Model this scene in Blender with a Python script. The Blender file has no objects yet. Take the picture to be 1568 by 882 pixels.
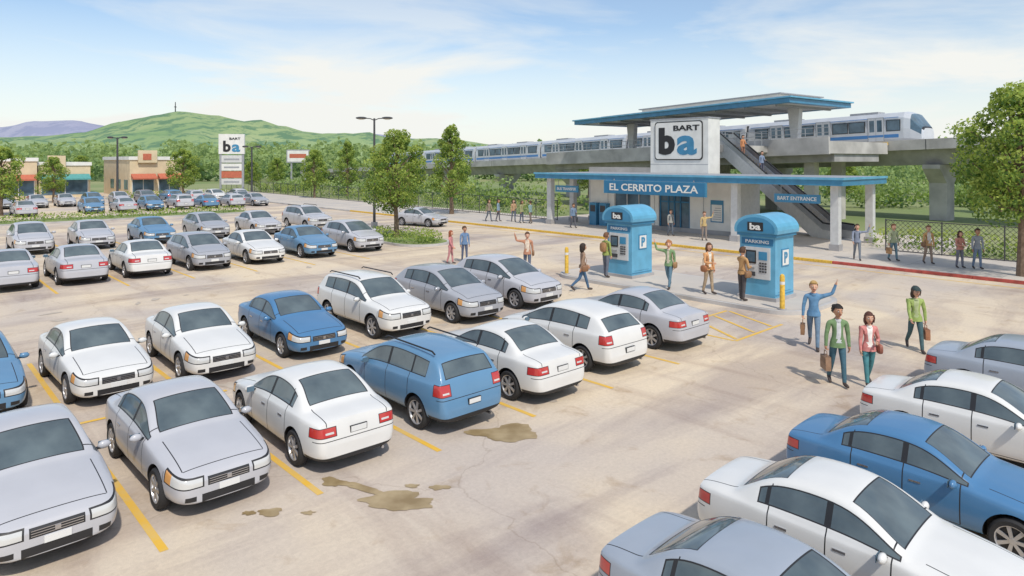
import bpy, bmesh, math, random
from mathutils import Vector, Matrix, noise
rnd=random.Random(11)
S=bpy.context.scene
COL=S.collection
# ------------------------------------------------------------------ materials
def mat(name,c,rough=.6,metal=0.,var=0.,scale=4.,bump=0.,coat=0.,c2=None,objcol=False,detail=5.):
    m=bpy.data.materials.new(name); m.use_nodes=True
    nt=m.node_tree; b=nt.nodes['Principled BSDF']
    b.inputs['Base Color'].default_value=(*c,1); b.inputs['Roughness'].default_value=rough
    b.inputs['Metallic'].default_value=metal
    if coat: b.inputs['Coat Weight'].default_value=coat; b.inputs['Coat Roughness'].default_value=.08
    src=None
    if objcol:
        oi=nt.nodes.new('ShaderNodeObjectInfo'); src=oi.outputs['Color']
        nt.links.new(src,b.inputs['Base Color'])
    if var or c2 or bump:
        tc=nt.nodes.new('ShaderNodeTexCoord'); n=nt.nodes.new('ShaderNodeTexNoise')
        n.inputs['Scale'].default_value=scale; n.inputs['Detail'].default_value=detail
        nt.links.new(tc.outputs['Object'],n.inputs['Vector'])
        if var or c2:
            r=nt.nodes.new('ShaderNodeValToRGB'); r.color_ramp.elements[0].position=.35; r.color_ramp.elements[1].position=.65
            if c2: a,bb=c,c2
            else: a=tuple(x*(1-var) for x in c); bb=tuple(min(1,x*(1+var)) for x in c)
            if objcol:
                r.color_ramp.elements[0].color=(1-var,1-var,1-var,1); r.color_ramp.elements[1].color=(1,1,1,1)
                mx=nt.nodes.new('ShaderNodeMix'); mx.data_type='RGBA'; mx.blend_type='MULTIPLY'; mx.inputs[0].default_value=1
                nt.links.new(src,mx.inputs[6]); nt.links.new(r.outputs[0],mx.inputs[7]); nt.links.new(mx.outputs[2],b.inputs['Base Color'])
            else:
                r.color_ramp.elements[0].color=(*a,1); r.color_ramp.elements[1].color=(*bb,1)
                nt.links.new(r.outputs[0],b.inputs['Base Color'])
            nt.links.new(n.outputs[0],r.inputs[0])
        if bump:
            n2=nt.nodes.new('ShaderNodeTexNoise'); n2.inputs['Scale'].default_value=scale*8; n2.inputs['Detail'].default_value=6
            nt.links.new(tc.outputs['Object'],n2.inputs['Vector'])
            bp=nt.nodes.new('ShaderNodeBump'); bp.inputs['Strength'].default_value=bump; bp.inputs['Distance'].default_value=.02
            nt.links.new(n2.outputs[0],bp.inputs['Height']); nt.links.new(bp.outputs[0],b.inputs['Normal'])
    return m
def leafmat(name,c,var=.3):
    m=mat(name,c,rough=.75,var=var,scale=1.3)
    nt=m.node_tree; b=nt.nodes['Principled BSDF']; out=nt.nodes['Material Output']
    b.inputs['Specular IOR Level'].default_value=.2
    t=nt.nodes.new('ShaderNodeBsdfTranslucent'); t.inputs[0].default_value=(min(.9,c[0]*1.6),min(.9,c[1]*1.5),c[2]*1.1,1)
    ms=nt.nodes.new('ShaderNodeMixShader'); ms.inputs[0].default_value=.45
    nt.links.new(b.outputs[0],ms.inputs[1]); nt.links.new(t.outputs[0],ms.inputs[2]); nt.links.new(ms.outputs[0],out.inputs[0])
    return m
WHITE=mat('white_paint',(.76,.75,.71),.5,var=.06,scale=1.5)
CREAM=mat('cream_wall',(.66,.54,.36),.8,var=.08,scale=1)
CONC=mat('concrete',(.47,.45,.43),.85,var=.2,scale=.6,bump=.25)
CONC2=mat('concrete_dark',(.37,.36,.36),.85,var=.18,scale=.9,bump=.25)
BLUE=mat('blue_enamel',(.045,.23,.40),.4,var=.1,scale=2,coat=.2)
DBLUE=mat('dark_blue_enamel',(.025,.17,.33),.4,var=.08,scale=2)
LBLUE=mat('light_blue_enamel',(.12,.38,.56),.4,var=.1,scale=2,coat=.2)
BLACK=mat('black_trim',(.02,.02,.022),.5)
DARK=mat('dark_grey',(.06,.06,.065),.6,var=.1)
STEEL=mat('steel',(.45,.46,.48),.35,metal=.7,var=.08)
GREY=mat('grey_paint',(.33,.34,.36),.5,var=.1)
LGREY=mat('light_grey_paint',(.6,.6,.59),.5,var=.06)
YEL=mat('yellow_paint',(.70,.44,.06),.7,var=.2,scale=9)
LINE=mat('worn_yellow_line',(.76,.45,.05),.8,c2=(.68,.46,.14),scale=3.5,detail=10)
RED=mat('red_kerb_paint',(.42,.08,.06),.7,var=.25,scale=3)
GLASSD=mat('window_glass',(.09,.15,.20),.08,var=.4,scale=.8)
TEAL=mat('teal_awning',(.09,.32,.31),.7,var=.1)
REDA=mat('red_awning',(.50,.14,.08),.7,var=.1)
BARK=mat('bark',(.15,.10,.065),.9,c2=(.24,.17,.12),scale=6,bump=.5)
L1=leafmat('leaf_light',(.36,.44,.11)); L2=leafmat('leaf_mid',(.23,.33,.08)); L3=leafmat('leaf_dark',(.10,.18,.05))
GRASS=mat('grass',(.17,.24,.07),.95,c2=(.28,.31,.12),scale=.6,bump=.6)
WALK=mat('pavement',(.60,.53,.45),.85,c2=(.49,.45,.41),scale=.35,bump=.15)

# ------------------------------------------------------------------ mesh builder
class MB:
    def __init__(s): s.v=[];s.f=[];s.m=[];s.mats=[]
    def mi(s,m):
        if m not in s.mats: s.mats.append(m)
        return s.mats.index(m)
    def add(s,vs,fs,m,M=None):
        o=len(s.v); i=s.mi(m)
        for p in vs:
            p=Vector(p)
            s.v.append(tuple(M@p) if M else tuple(p))
        for f in fs: s.f.append(tuple(k+o for k in f)); s.m.append(i)
    def box(s,x0,x1,y0,y1,z0,z1,m,M=None):
        vs=[(x,y,z) for z in (z0,z1) for y in (y0,y1) for x in (x0,x1)]
        s.add(vs,[(0,2,3,1),(4,5,7,6),(0,1,5,4),(2,6,7,3),(0,4,6,2),(1,3,7,5)],m,M)
    def tube(s,pts,rs,m,n=8,caps=True,M=None):
        pts=[Vector(p) for p in pts]; vs=[];fs=[]
        if not hasattr(rs,'__len__'): rs=[rs]*len(pts)
        ref=None
        for i,p in enumerate(pts):
            d=(pts[min(i+1,len(pts)-1)]-pts[max(i-1,0)]).normalized()
            if ref is None: ref=Vector((0,0,1)) if abs(d.z)<.9 else Vector((1,0,0))
            u=(ref-d*ref.dot(d)); u.normalize(); ref=u; w=d.cross(u)
            for k in range(n):
                a=2*math.pi*k/n; vs.append(p+(u*math.cos(a)+w*math.sin(a))*rs[i])
        for i in range(len(pts)-1):
            for k in range(n):
                a=i*n+k;b=i*n+(k+1)%n; fs.append((a,b,b+n,a+n))
        if caps: fs.append(tuple(range(n))[::-1]); fs.append(tuple(range((len(pts)-1)*n,len(pts)*n)))
        s.add(vs,fs,m,M)
    def sphere(s,c,r,m,seg=12,ring=8,M=None,fn=None,keep=None):
        if not hasattr(r,'__len__'): r=(r,r,r)
        vs=[];fs=[];un=[]
        for i in range(ring+1):
            t=math.pi*i/ring
            for k in range(seg):
                a=2*math.pi*k/seg; u=Vector((math.sin(t)*math.cos(a),math.sin(t)*math.sin(a),math.cos(t))); un.append(u.copy())
                if fn: u=fn(u)
                vs.append((c[0]+u[0]*r[0],c[1]+u[1]*r[1],c[2]+u[2]*r[2]))
        for i in range(ring):
            for k in range(seg):
                a=i*seg+k;b=i*seg+(k+1)%seg
                f=(a,a+seg,b+seg,b)
                if keep:
                    cc=sum((un[q] for q in f),Vector())/4
                    if not keep(cc): continue
                fs.append(f)
        s.add(vs,fs,m,M)
    def prism(s,poly,lo,hi,m,axis='y',M=None):
        n=len(poly)
        def P(a,b,h): return {'y':(a,h,b),'x':(h,a,b),'z':(a,b,h)}[axis]
        vs=[P(a,b,lo) for a,b in poly]+[P(a,b,hi) for a,b in poly]
        fs=[tuple(range(n)),tuple(range(n,2*n))[::-1]]+[(i,i+n,(i+1)%n+n,(i+1)%n) for i in range(n)]
        s.add(vs,fs,m,M)
    def text(s,txt,w,h,m,M,bold=.02,ext=.01):
        cu=bpy.data.curves.new('t','FONT'); cu.body=txt; cu.extrude=ext; cu.offset=bold; cu.resolution_u=3
        ob=bpy.data.objects.new('t',cu); COL.objects.link(ob); bpy.context.view_layer.update()
        me=bpy.data.meshes.new_from_object(ob.evaluated_get(bpy.context.evaluated_depsgraph_get()))
        xs=[v.co.x for v in me.vertices]; ys=[v.co.y for v in me.vertices]
        x0,x1,y0,y1=min(xs),max(xs),min(ys),max(ys)
        vs=[((v.co.x-(x0+x1)/2)*w/(x1-x0),(v.co.y-(y0+y1)/2)*h/(y1-y0),v.co.z) for v in me.vertices]
        s.add(vs,[tuple(p.vertices) for p in me.polygons],m,M)
        bpy.data.objects.remove(ob); bpy.data.meshes.remove(me)
    def mesh(s,name,smooth=False,fix=True):
        me=bpy.data.meshes.new(name); me.from_pydata(s.v,[],s.f)
        for m in s.mats: me.materials.append(m)
        me.polygons.foreach_set('material_index',s.m)
        if fix:
            bm=bmesh.new(); bm.from_mesh(me); bmesh.ops.recalc_face_normals(bm,faces=bm.faces); bm.to_mesh(me); bm.free()
        if smooth:
            me.polygons.foreach_set('use_smooth',[True]*len(me.polygons)); me.set_sharp_from_angle(angle=math.radians(38))
        me.update(); return me
    def obj(s,name,loc=(0,0,0),rz=0,smooth=False,bevel=0,fix=True):
        return put(s.mesh(name,smooth,fix),name,loc,rz,bevel)
def put(me,name,loc=(0,0,0),rz=0,bevel=0,sc=1,color=None):
    o=bpy.data.objects.new(name,me); COL.objects.link(o); o.location=loc; o.rotation_euler[2]=rz
    o.scale=(sc,sc,sc) if not hasattr(sc,'__len__') else sc
    if color: o.color=(*color,1)
    if bevel:
        b=o.modifiers.new('b','BEVEL'); b.width=bevel; b.segments=2; b.limit_method='ANGLE'
    return o
def faceM(o,side):
    if side=='-x': X,Y,Z=(0,-1,0),(0,0,1),(-1,0,0)
    elif side=='-y': X,Y,Z=(1,0,0),(0,0,1),(0,-1,0)
    M=Matrix.Identity(4)
    for i,v in enumerate((X,Y,Z)):
        for k in range(3): M[k][i]=v[k]
    M.translation=Vector(o); return M
def RD(R,D): return (.7326*R+.6807*D, -.681*R+.732*D)

# ------------------------------------------------------------------ camera, light, world
cam=bpy.data.cameras.new('camera'); co=bpy.data.objects.new('camera',cam); COL.objects.link(co); S.camera=co
co.location=(0,0,5.2); co.rotation_euler=(math.radians(90),0,-math.atan2(.6807,.732))
cam.sensor_width=36; cam.lens=23.81; cam.shift_y=-.1244; cam.clip_end=9000; cam.clip_start=.2
trav=Vector((.225,.609,-.84)).normalized()
sl=bpy.data.lights.new('sun','SUN'); sl.energy=3.1; sl.angle=math.radians(2.0); sl.color=(1,.94,.84)
so=bpy.data.objects.new('sun',sl); COL.objects.link(so); so.rotation_euler=trav.to_track_quat('-Z','Y').to_euler()
W=bpy.data.worlds.new('World'); S.world=W; W.use_nodes=True; nt=W.node_tree
bg=nt.nodes['Background']; bg.inputs[1].default_value=.15
sky=nt.nodes.new('ShaderNodeTexSky'); sky.sky_type='NISHITA'; sky.sun_disc=False
sky.sun_elevation=math.asin(-trav.z); sky.sun_rotation=math.radians(200); sky.air_density=1.0; sky.dust_density=.5; sky.ozone_density=2.0
hs=nt.nodes.new('ShaderNodeHueSaturation'); hs.inputs['Saturation'].default_value=1.1
tc=nt.nodes.new('ShaderNodeTexCoord'); mp=nt.nodes.new('ShaderNodeMapping'); mp.inputs['Scale'].default_value=(1,1,4.5); mp.inputs['Location'].default_value=(3.2,1.1,.3)
nz=nt.nodes.new('ShaderNodeTexNoise'); nz.inputs['Scale'].default_value=2.6; nz.inputs['Detail'].default_value=8; nz.inputs['Roughness'].default_value=.55; nz.inputs['Distortion'].default_value=.4
cr=nt.nodes.new('ShaderNodeValToRGB'); cr.color_ramp.elements[0].position=.43; cr.color_ramp.elements[1].position=.60
sx=nt.nodes.new('ShaderNodeSeparateXYZ'); mr=nt.nodes.new('ShaderNodeMapRange'); mr.inputs[1].default_value=.02; mr.inputs[2].default_value=.19; mr.inputs[3].default_value=.85; mr.inputs[4].default_value=.14
mr2=nt.nodes.new('ShaderNodeMapRange'); mr2.inputs[1].default_value=.10; mr2.inputs[2].default_value=.24; mr2.inputs[3].default_value=.75; mr2.inputs[4].default_value=.28
mul=nt.nodes.new('ShaderNodeMath'); mul.operation='MULTIPLY'
add=nt.nodes.new('ShaderNodeMath'); add.operation='ADD'; add.use_clamp=True
mix=nt.nodes.new('ShaderNodeMix'); mix.data_type='RGBA'; mix.inputs[7].default_value=(6.1,6.15,5.9,1)
Lk=nt.links.new
Lk(tc.outputs['Generated'],mp.inputs[0]); Lk(mp.outputs[0],nz.inputs['Vector']); Lk(nz.outputs[0],cr.inputs[0])
Lk(tc.outputs['Generated'],sx.inputs[0]); Lk(sx.outputs[2],mr.inputs[0]); Lk(sx.outputs[2],mr2.inputs[0])
Lk(cr.outputs[0],mul.inputs[0]); Lk(mr2.outputs[0],mul.inputs[1]); Lk(mul.outputs[0],add.inputs[0]); Lk(mr.outputs[0],add.inputs[1])
Lk(sky.outputs[0],hs.inputs['Color'])
Lk(add.outputs[0],mix.inputs[0]); Lk(hs.outputs[0],mix.inputs[6]); Lk(mix.outputs[2],bg.inputs[0])
S.view_settings.view_transform='Standard'; S.view_settings.look='None'; S.view_settings.exposure=0

# ------------------------------------------------------------------ ground
def lotmat():
    m=bpy.data.materials.new('lot_surface'); m.use_nodes=True; nt=m.node_tree; b=nt.nodes['Principled BSDF']; b.inputs['Roughness'].default_value=.85
    tc=nt.nodes.new('ShaderNodeTexCoord')
    def N(scale,det,sx=1,sy=1,rough=.5,rot=0,loc=0):
        mp=nt.nodes.new('ShaderNodeMapping'); mp.inputs['Scale'].default_value=(sx,sy,1); mp.inputs['Rotation'].default_value=(0,0,rot); mp.inputs['Location'].default_value=(loc,0,0)
        n=nt.nodes.new('ShaderNodeTexNoise'); n.inputs['Scale'].default_value=scale; n.inputs['Detail'].default_value=det; n.inputs['Roughness'].default_value=rough
        n.inputs['Distortion'].default_value=.6
        nt.links.new(tc.outputs['Object'],mp.inputs[0]); nt.links.new(mp.outputs[0],n.inputs['Vector']); return n
    def R(src,p0,p1,c0,c1):
        r=nt.nodes.new('ShaderNodeValToRGB'); r.color_ramp.elements[0].position=p0; r.color_ramp.elements[1].position=p1
        r.color_ramp.elements[0].color=(*c0,1); r.color_ramp.elements[1].color=(*c1,1); nt.links.new(src,r.inputs[0]); return r.outputs[0]
    def M(a,bb,fac=1,t='MULTIPLY'):
        x=nt.nodes.new('ShaderNodeMix'); x.data_type='RGBA'; x.blend_type=t; x.inputs[0].default_value=fac
        nt.links.new(a,x.inputs[6]); nt.links.new(bb,x.inputs[7]); return x.outputs[2]
    base=R(N(.15,4).outputs[0],.36,.58,(.56,.48,.41),(.74,.61,.44))
    streak=R(N(.24,7,.35,1.7,.62).outputs[0],.46,.62,(1,1,1),(.74,.72,.76))
    streak2=R(N(.5,6,1.5,.25,.6,.2,9).outputs[0],.52,.66,(1,1,1),(.84,.81,.81))
    fine=R(N(14,8,rough=.75).outputs[0],.3,.7,(.86,.86,.86),(1.06,1.06,1.06))
    blot=R(N(1.1,6,rough=.65).outputs[0],.57,.70,(1,1,1),(.80,.74,.67))
    w=N(1.2,4,loc=4); mv=nt.nodes.new('ShaderNodeMix'); mv.data_type='RGBA'; mv.blend_type='LINEAR_LIGHT'; mv.inputs[0].default_value=.5
    nt.links.new(tc.outputs['Object'],mv.inputs[6]); nt.links.new(w.outputs[1],mv.inputs[7])
    v=nt.nodes.new('ShaderNodeTexVoronoi'); v.feature='DISTANCE_TO_EDGE'; v.inputs['Scale'].default_value=.16
    nt.links.new(mv.outputs[2],v.inputs['Vector'])
    crack=R(v.outputs['Distance'],.001,.004,(.72,.68,.64),(1,1,1))
    c=M(M(M(M(M(base,streak),streak2),fine),blot,.9),crack,.6)
    nt.links.new(c,b.inputs['Base Color'])
    bp=nt.nodes.new('ShaderNodeBump'); bp.inputs['Strength'].default_value=.35; bp.inputs['Distance'].default_value=.01
    nt.links.new(N(60,4).outputs[0],bp.inputs['Height']); nt.links.new(bp.outputs[0],b.inputs['Normal'])
    return m
LOT=lotmat()
g=MB(); g.add([(-4000,-4000,0),(4000,-4000,0),(4000,4000,0),(-4000,4000,0)],[(0,1,2,3)],mat('ground_grass',(.17,.24,.08),.95,c2=(.31,.32,.15),scale=.03)); g.obj('ground')
g=MB(); g.add([(-40,-30,.004),(35,-30,.004),(35,126,.004),(-40,126,.004)],[(0,1,2,3)],LOT); g.obj('parking_lot')
g=MB(); g.box(35.16,51,11,42,0,.14,WALK); g.box(35.16,42,-30,10.997,0,.14,WALK); g.box(35.16,44,42.003,126,0,.14,WALK)
for i in range(76): y=-29+i*2.0; g.box(35.2,42,y,y+.02,.1405,.142,CONC2)
for x in (37.2,39.2): g.box(x,x+.02,-29,122,.1425,.1435,CONC2)
g.obj('sidewalk')
g=MB()
y=-30
while y<126:
    m=RED if y<13 else (YEL if y<62 else CONC)
    g.box(35.0,35.157,y,y+1.99,0,.145,m); y+=2
g.obj('kerb',bevel=.015)
ln=MB()
def line(x0,y0,x1,y1,w=.11,z=.008):
    d=Vector((x1-x0,y1-y0)); n=Vector((-d.y,d.x)).normalized()*w/2
    ln.add([(x0+n.x,y0+n.y,z),(x1+n.x,y1+n.y,z),(x1-n.x,y1-n.y,z),(x0-n.x,y0-n.y,z)],[(0,1,2,3)],LINE)
XS=[.4,2.75,5.0,7.3,9.7,12.2,14.9]
for x in XS: line(x,9.75,x,21.1)
for a,b in zip(XS[:-1],XS[1:]): line(a+.06,15.6,a+.7,15.6,z=.012)
for x in [5.0,7.5,10.1,12.9,15.8,18.9]: line(x,31.4,x,38.2)
for x in [4.7,7.8,10.9,14.4,18.1,22]: line(x,44.5,x,51)
for x in (7.55,9.95,12.65,16.1): line(x,1.0,x,5.6)
line(18,9.9,20.9,9.9);line(18,9.95,18,12.1);line(18.05,12.1,21.4,12.1)
for i in range(3): line(18.2+i*1.1,10,19.4+i*1.0,12,z=.012)
line(33.9,-20,33.9,60,.12)
ln.obj('parking_line_markings',fix=False)
STAIN=mat('oil_stain',(.27,.19,.09),.4,c2=(.42,.32,.18),scale=2.5)
STAIN2=mat('dry_stain',(.45,.38,.31),.8,c2=(.52,.45,.37),scale=2.5)
def blob(mb,x,y,rx,ry,seed,rot=0,z=.0125,m=None):
    vs=[];n=40
    for i in range(n):
        a=2*math.pi*i/n; k=1+.7*noise.noise(Vector((math.cos(a)*1.4+seed,math.sin(a)*1.4,seed)))+.2*noise.noise(Vector((math.cos(a)*5+seed,math.sin(a)*5,seed)))
        px,py=rx*k*math.cos(a),ry*k*math.sin(a)
        vs.append((x+px*math.cos(rot)-py*math.sin(rot),y+px*math.sin(rot)+py*math.cos(rot),z))
    mb.add(vs,[tuple(range(n))],m or STAIN)
g=MB(); r45=-.75
blob(g,8.75,9.45,.55,.36,1,r45); blob(g,8.35,9.9,.33,.12,5,r45,.0135)
g.obj('oil_stain',fix=False)
g=MB(); blob(g,5.75,8.75,.55,.27,2.3,r45);blob(g,5.6,9.4,.09,.5,7,.3,.0135);blob(g,5.35,9.95,.12,.2,4.4,.3,.0145);blob(g,6.5,8.65,.16,.08,9,r45);blob(g,6.2,9.0,.12,.06,3,r45);blob(g,4.2,9.75,.2,.1,4,r45);blob(g,3.95,9.95,.1,.06,8,r45);blob(g,4.6,9.35,.09,.05,6,r45);g.obj('oil_stain',fix=False)
g=MB()
for i in range(26):
    x=XS[rnd.randrange(6)]+1.15+rnd.uniform(-.4,.4) if i<12 else rnd.uniform(4,26); y=rnd.uniform(9.9,21) if i<12 else rnd.uniform(22,31)
    blob(g,x,y,rnd.uniform(.08,.35),rnd.uniform(.05,.2),i*1.7,rnd.uniform(0,3),.0095+i*.0002,STAIN2)
g.obj('ground_stains',fix=False)

# ------------------------------------------------------------------ cars
PAINT=mat('car_paint',(1,1,1),.34,var=.05,scale=2,coat=.5,objcol=True)
CG=mat('car_glass',(.075,.10,.115),.07,c2=(.15,.19,.20),scale=1.2)
LAMP=mat('headlamp',(.60,.60,.58),.1,coat=1); AMB=mat('amber_lens',(.72,.36,.12),.2,coat=1)
RLAMP=mat('tail_lamp',(.50,.035,.03),.15,coat=1); CHROME=mat('chrome',(.55,.55,.57),.25,metal=.9)
PLATE=mat('licence_plate',(.72,.72,.7),.5); TIRE=mat('tyre',(.025,.025,.027),.8); RIM=mat('alloy_rim',(.5,.5,.52),.35,metal=.6)
CM=[PAINT,CG,BLACK,LAMP,RLAMP,CHROME,PLATE,TIRE,RIM,AMB]
def H(x,w,zu,zs,zh):
    d=zh-zs; z2=zu+.14; return (x,[(0,zu),(w-.09,zu),(w-.01,z2),(w,z2+.62*(zs-z2)),(w-.035,zs),(w*.87,zs+.5*d),(w*.76,zs+.7*d),(w*.6,zs+.86*d),(w*.3,zs+.97*d),(0,zh)])
def G(x,w,zu,zb,y6,z6,y7,z7,z9):
    z2=zu+.14; return (x,[(0,zu),(w-.09,zu),(w-.01,z2),(w,z2+.62*(zb-z2)),(w-.03,zb),(w-.07,zb+.04),(y6,z6),(y7,z7),(y7*.5,z9-.008),(0,z9)])
def build_car(kind):
    if kind=='sedan':
        u=.2
        st=[H(2.2,.60,.27,.55,.60),H(2.15,.72,.23,.64,.69),H(1.98,.81,u,.70,.78),H(1.6,.86,u,.77,.87),H(1.2,.88,u,.82,.935),H(.9,.885,u,.86,.98),
            G(.80,.885,u,.875,.78,.93,.70,.965,1.0),G(.45,.888,u,.885,.715,1.15,.63,1.20,1.235),G(.1,.89,u,.895,.655,1.32,.56,1.385,1.415),G(-.35,.89,u,.905,.64,1.355,.545,1.42,1.455),
            G(-.85,.888,u,.915,.65,1.325,.56,1.395,1.425),G(-1.15,.885,u,.925,.68,1.22,.60,1.28,1.315),G(-1.52,.88,u,.93,.76,.985,.68,1.03,1.06),
            H(-1.62,.875,u,.925,1.02),H(-1.95,.84,u,.92,1.0),H(-2.14,.78,.23,.88,.965),H(-2.2,.72,.25,.66,.72),H(-2.23,.64,.28,.50,.54)]
        side={6,7,8,9,10};ws={6,7};rw={10,11}; seams=[.66,-.16,-.98]; bp=-.16; rz,wr,wx=1.4,.325,(1.33,-1.33); hz=.80
        hl=(.53,.655); tl=(.70,.85); tx=-1.98; trunk=(-2.0,-1.55)
    elif kind=='hatch':
        u=.21
        st=[H(2.08,.60,.27,.58,.64),H(2.02,.72,.23,.70,.76),H(1.85,.81,u,.77,.86),H(1.5,.86,u,.84,.95),H(1.2,.875,u,.88,1.0),
            G(1.08,.88,u,.895,.78,.95,.70,.99,1.03),G(.6,.885,u,.91,.71,1.2,.62,1.25,1.285),G(.15,.888,u,.925,.65,1.40,.56,1.46,1.495),G(-.4,.888,u,.94,.64,1.44,.545,1.51,1.54),
            G(-1.0,.885,u,.955,.64,1.41,.55,1.48,1.51),G(-1.45,.88,u,.97,.65,1.35,.57,1.42,1.45),G(-1.62,.875,u,.975,.66,1.31,.58,1.37,1.40),G(-1.98,.84,u,.97,.74,1.03,.68,1.06,1.085),
            H(-2.03,.82,.22,.93,1.0),H(-2.08,.78,.23,.78,.84),H(-2.12,.74,.25,.58,.62),H(-2.15,.66,.29,.46,.48)]
        side={5,6,7,8,9};ws={5,6};rw={11}; seams=[.78,-.1,-.98]; bp=-.1; rz,wr,wx=1.5,.32,(1.3,-1.28); hz=.84
        hl=(.58,.71); tl=(.78,.98); tx=-1.90; trunk=None
    else:
        u=.28
        st=[H(2.25,.64,.34,.66,.74),H(2.2,.76,.3,.80,.87),H(2.05,.85,u,.87,.96),H(1.6,.895,u,.93,1.05),H(1.15,.905,u,.97,1.1),
            G(1.0,.905,u,.985,.81,1.04,.74,1.08,1.12),G(.6,.908,u,1.0,.75,1.3,.67,1.36,1.39),G(.22,.91,u,1.01,.69,1.50,.61,1.57,1.60),G(-.4,.91,u,1.03,.68,1.56,.60,1.62,1.655),
            G(-1.1,.908,u,1.04,.68,1.54,.60,1.61,1.64),G(-1.72,.90,u,1.06,.69,1.49,.61,1.56,1.59),G(-1.9,.895,u,1.07,.70,1.45,.62,1.52,1.55),G(-2.14,.86,u,1.07,.76,1.14,.70,1.17,1.19),
            H(-2.19,.85,.29,1.02,1.09),H(-2.24,.82,.3,.86,.92),H(-2.29,.78,.32,.66,.70),H(-2.31,.70,.36,.54,.56)]
        side={5,6,7,8,9};ws={5,6};rw={11}; seams=[.72,-.2,-1.08]; bp=-.2; rz,wr,wx=1.6,.355,(1.38,-1.36); hz=.93
        hl=(.68,.82); tl=(.86,1.08); tx=-2.06; trunk=None
    vs=[];fs=[];fm=[];n=18
    for x,P in st:
        vs+=[(x,P[0][0],P[0][1])]+[(x,y,z) for y,z in P[1:9]]+[(x,0,P[9][1])]+[(x,-y,z) for y,z in P[8:0:-1]]
    for i in range(len(st)-1):
        for k in range(n):
            fs.append((i*n+k,i*n+(k+1)%n,(i+1)*n+(k+1)%n,(i+1)*n+k))
            mi=0
            if i in side and k in (5,12): mi=1
            if (i in ws or i in rw) and k in (7,8,9,10): mi=1
            if k in (0,17): mi=2
            fm.append(mi)
    for o in (0,(len(st)-1)*n):
        fs.append((o,o+1,o+17));fm.append(0);fs.append((o+8,o+9,o+10));fm.append(0)
        for i in range(1,8): fs.append((o+i,o+i+1,o+17-i,o+18-i));fm.append(0)
    me=bpy.data.meshes.new('c'); me.from_pydata(vs,[],fs)
    for m in CM: me.materials.append(m)
    me.polygons.foreach_set('material_index',fm)
    bm=bmesh.new();bm.from_mesh(me);bmesh.ops.recalc_face_normals(bm,faces=bm.faces)
    cl=bm.edges.layers.float.get('crease_edge') or bm.edges.layers.float.new('crease_edge')
    ns=len(st); rear=ns-3 if kind=='sedan' else ns-5
    for e in bm.edges:
        ia,ib=e.verts[0].index,e.verts[1].index
        if ia%n==ib%n and ia%n in (4,14,6,12): e[cl]=.4
        if ia//n==ib//n:
            if (ia//n) in (0,ns-1): e[cl]=.3
            if ia//n==rear and 4<=ia%n<=14 and 4<=ib%n<=14: e[cl]=.55
            if ia//n==1 and 4<=ia%n<=14 and 4<=ib%n<=14: e[cl]=.35
    bm.to_mesh(me);bm.free()
    ob=bpy.data.objects.new('c',me);COL.objects.link(ob)
    ss=ob.modifiers.new('s','SUBSURF');ss.levels=2;ss.render_levels=2
    cb=MB()
    for m in CM: cb.mi(m)
    for x in wx:
        for sgn in (1,-1): cb.tube([(x,sgn*.60,wr+.01),(x,sgn*1.2,wr+.01)],wr+.055,BLACK,n=32)
    co_=put(cb.mesh('cut'),'cut')
    bo=ob.modifiers.new('b','BOOLEAN');bo.object=co_;bo.operation='DIFFERENCE';bo.solver='EXACT'
    bpy.context.view_layer.update()
    m2=bpy.data.meshes.new_from_object(ob.evaluated_get(bpy.context.evaluated_depsgraph_get()))
    bpy.data.objects.remove(ob);bpy.data.objects.remove(co_)
    bm=bmesh.new();bm.from_mesh(m2)
    gl=[f for f in bm.faces if f.material_index==1]
    r=bmesh.ops.inset_region(bm,faces=gl,thickness=.02,depth=-.004,use_even_offset=True,use_boundary=True)
    for f in r['faces']: f.material_index=2
    def paint(hs,mi,frm=(0,)):
        hs=[(Vector(c),Vector(d).normalized()) for c,d in hs]
        def cand():
            out=[]
            for f in bm.faces:
                if f.material_index not in frm: continue
                ok=True
                for c,d in hs:
                    if max((v.co-c).dot(d) for v in f.verts)<1e-5: ok=False;break
                if ok: out.append(f)
            return out
        for c,d in hs:
            F=cand()
            if not F: return
            E={e for f in F for e in f.edges};V={v for f in F for v in f.verts}
            bmesh.ops.bisect_plane(bm,geom=list(V)+list(E)+F,dist=1e-5,plane_co=c,plane_no=d)
        for f in bm.faces:
            if f.material_index in frm:
                cc=f.calc_center_median()
                if all((cc-c).dot(d)>0 for c,d in hs): f.material_index=mi
    fx=st[0][0]; SW=.009; rx=st[-1][0]; ty=(.44 if kind=='sedan' else .58)
    for s in (1,-1):
        paint([((fx-.3,0,hl[0]+.008),(.10,0,1)),((fx-.3,0,hl[1]+.072),(-.22,0,-1)),((fx-.50,0,0),(1,0,0)),((fx-.05,.375*s,0),(-.25,s,0))],2)
        paint([((fx-.3,0,hl[0]+.028),(.10,0,1)),((fx-.3,0,hl[1]+.052),(-.22,0,-1)),((fx-.475,0,0),(1,0,0)),((fx-.05,.40*s,0),(-.25,s,0))],3,frm=(2,))
        paint([((0,0,hl[0]-.3),(0,0,1)),((fx-.30,0,0),(-1,0,0)),((0,.3*s,0),(0,s,0))],9,frm=(3,))
        paint([((0,0,tl[0]-.012),(0,0,1)),((0,0,tl[1]+.012),(0,0,-1)),((tx+.075,0,0),(-1,0,0)),((0,(ty-.014)*s,0),(0,s,0))],2)
        paint([((0,0,tl[0]),(0,0,1)),((0,0,tl[1]),(0,0,-1)),((tx+.06,0,0),(-1,0,0)),((0,ty*s,0),(0,s,0))],4,frm=(2,))
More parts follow.
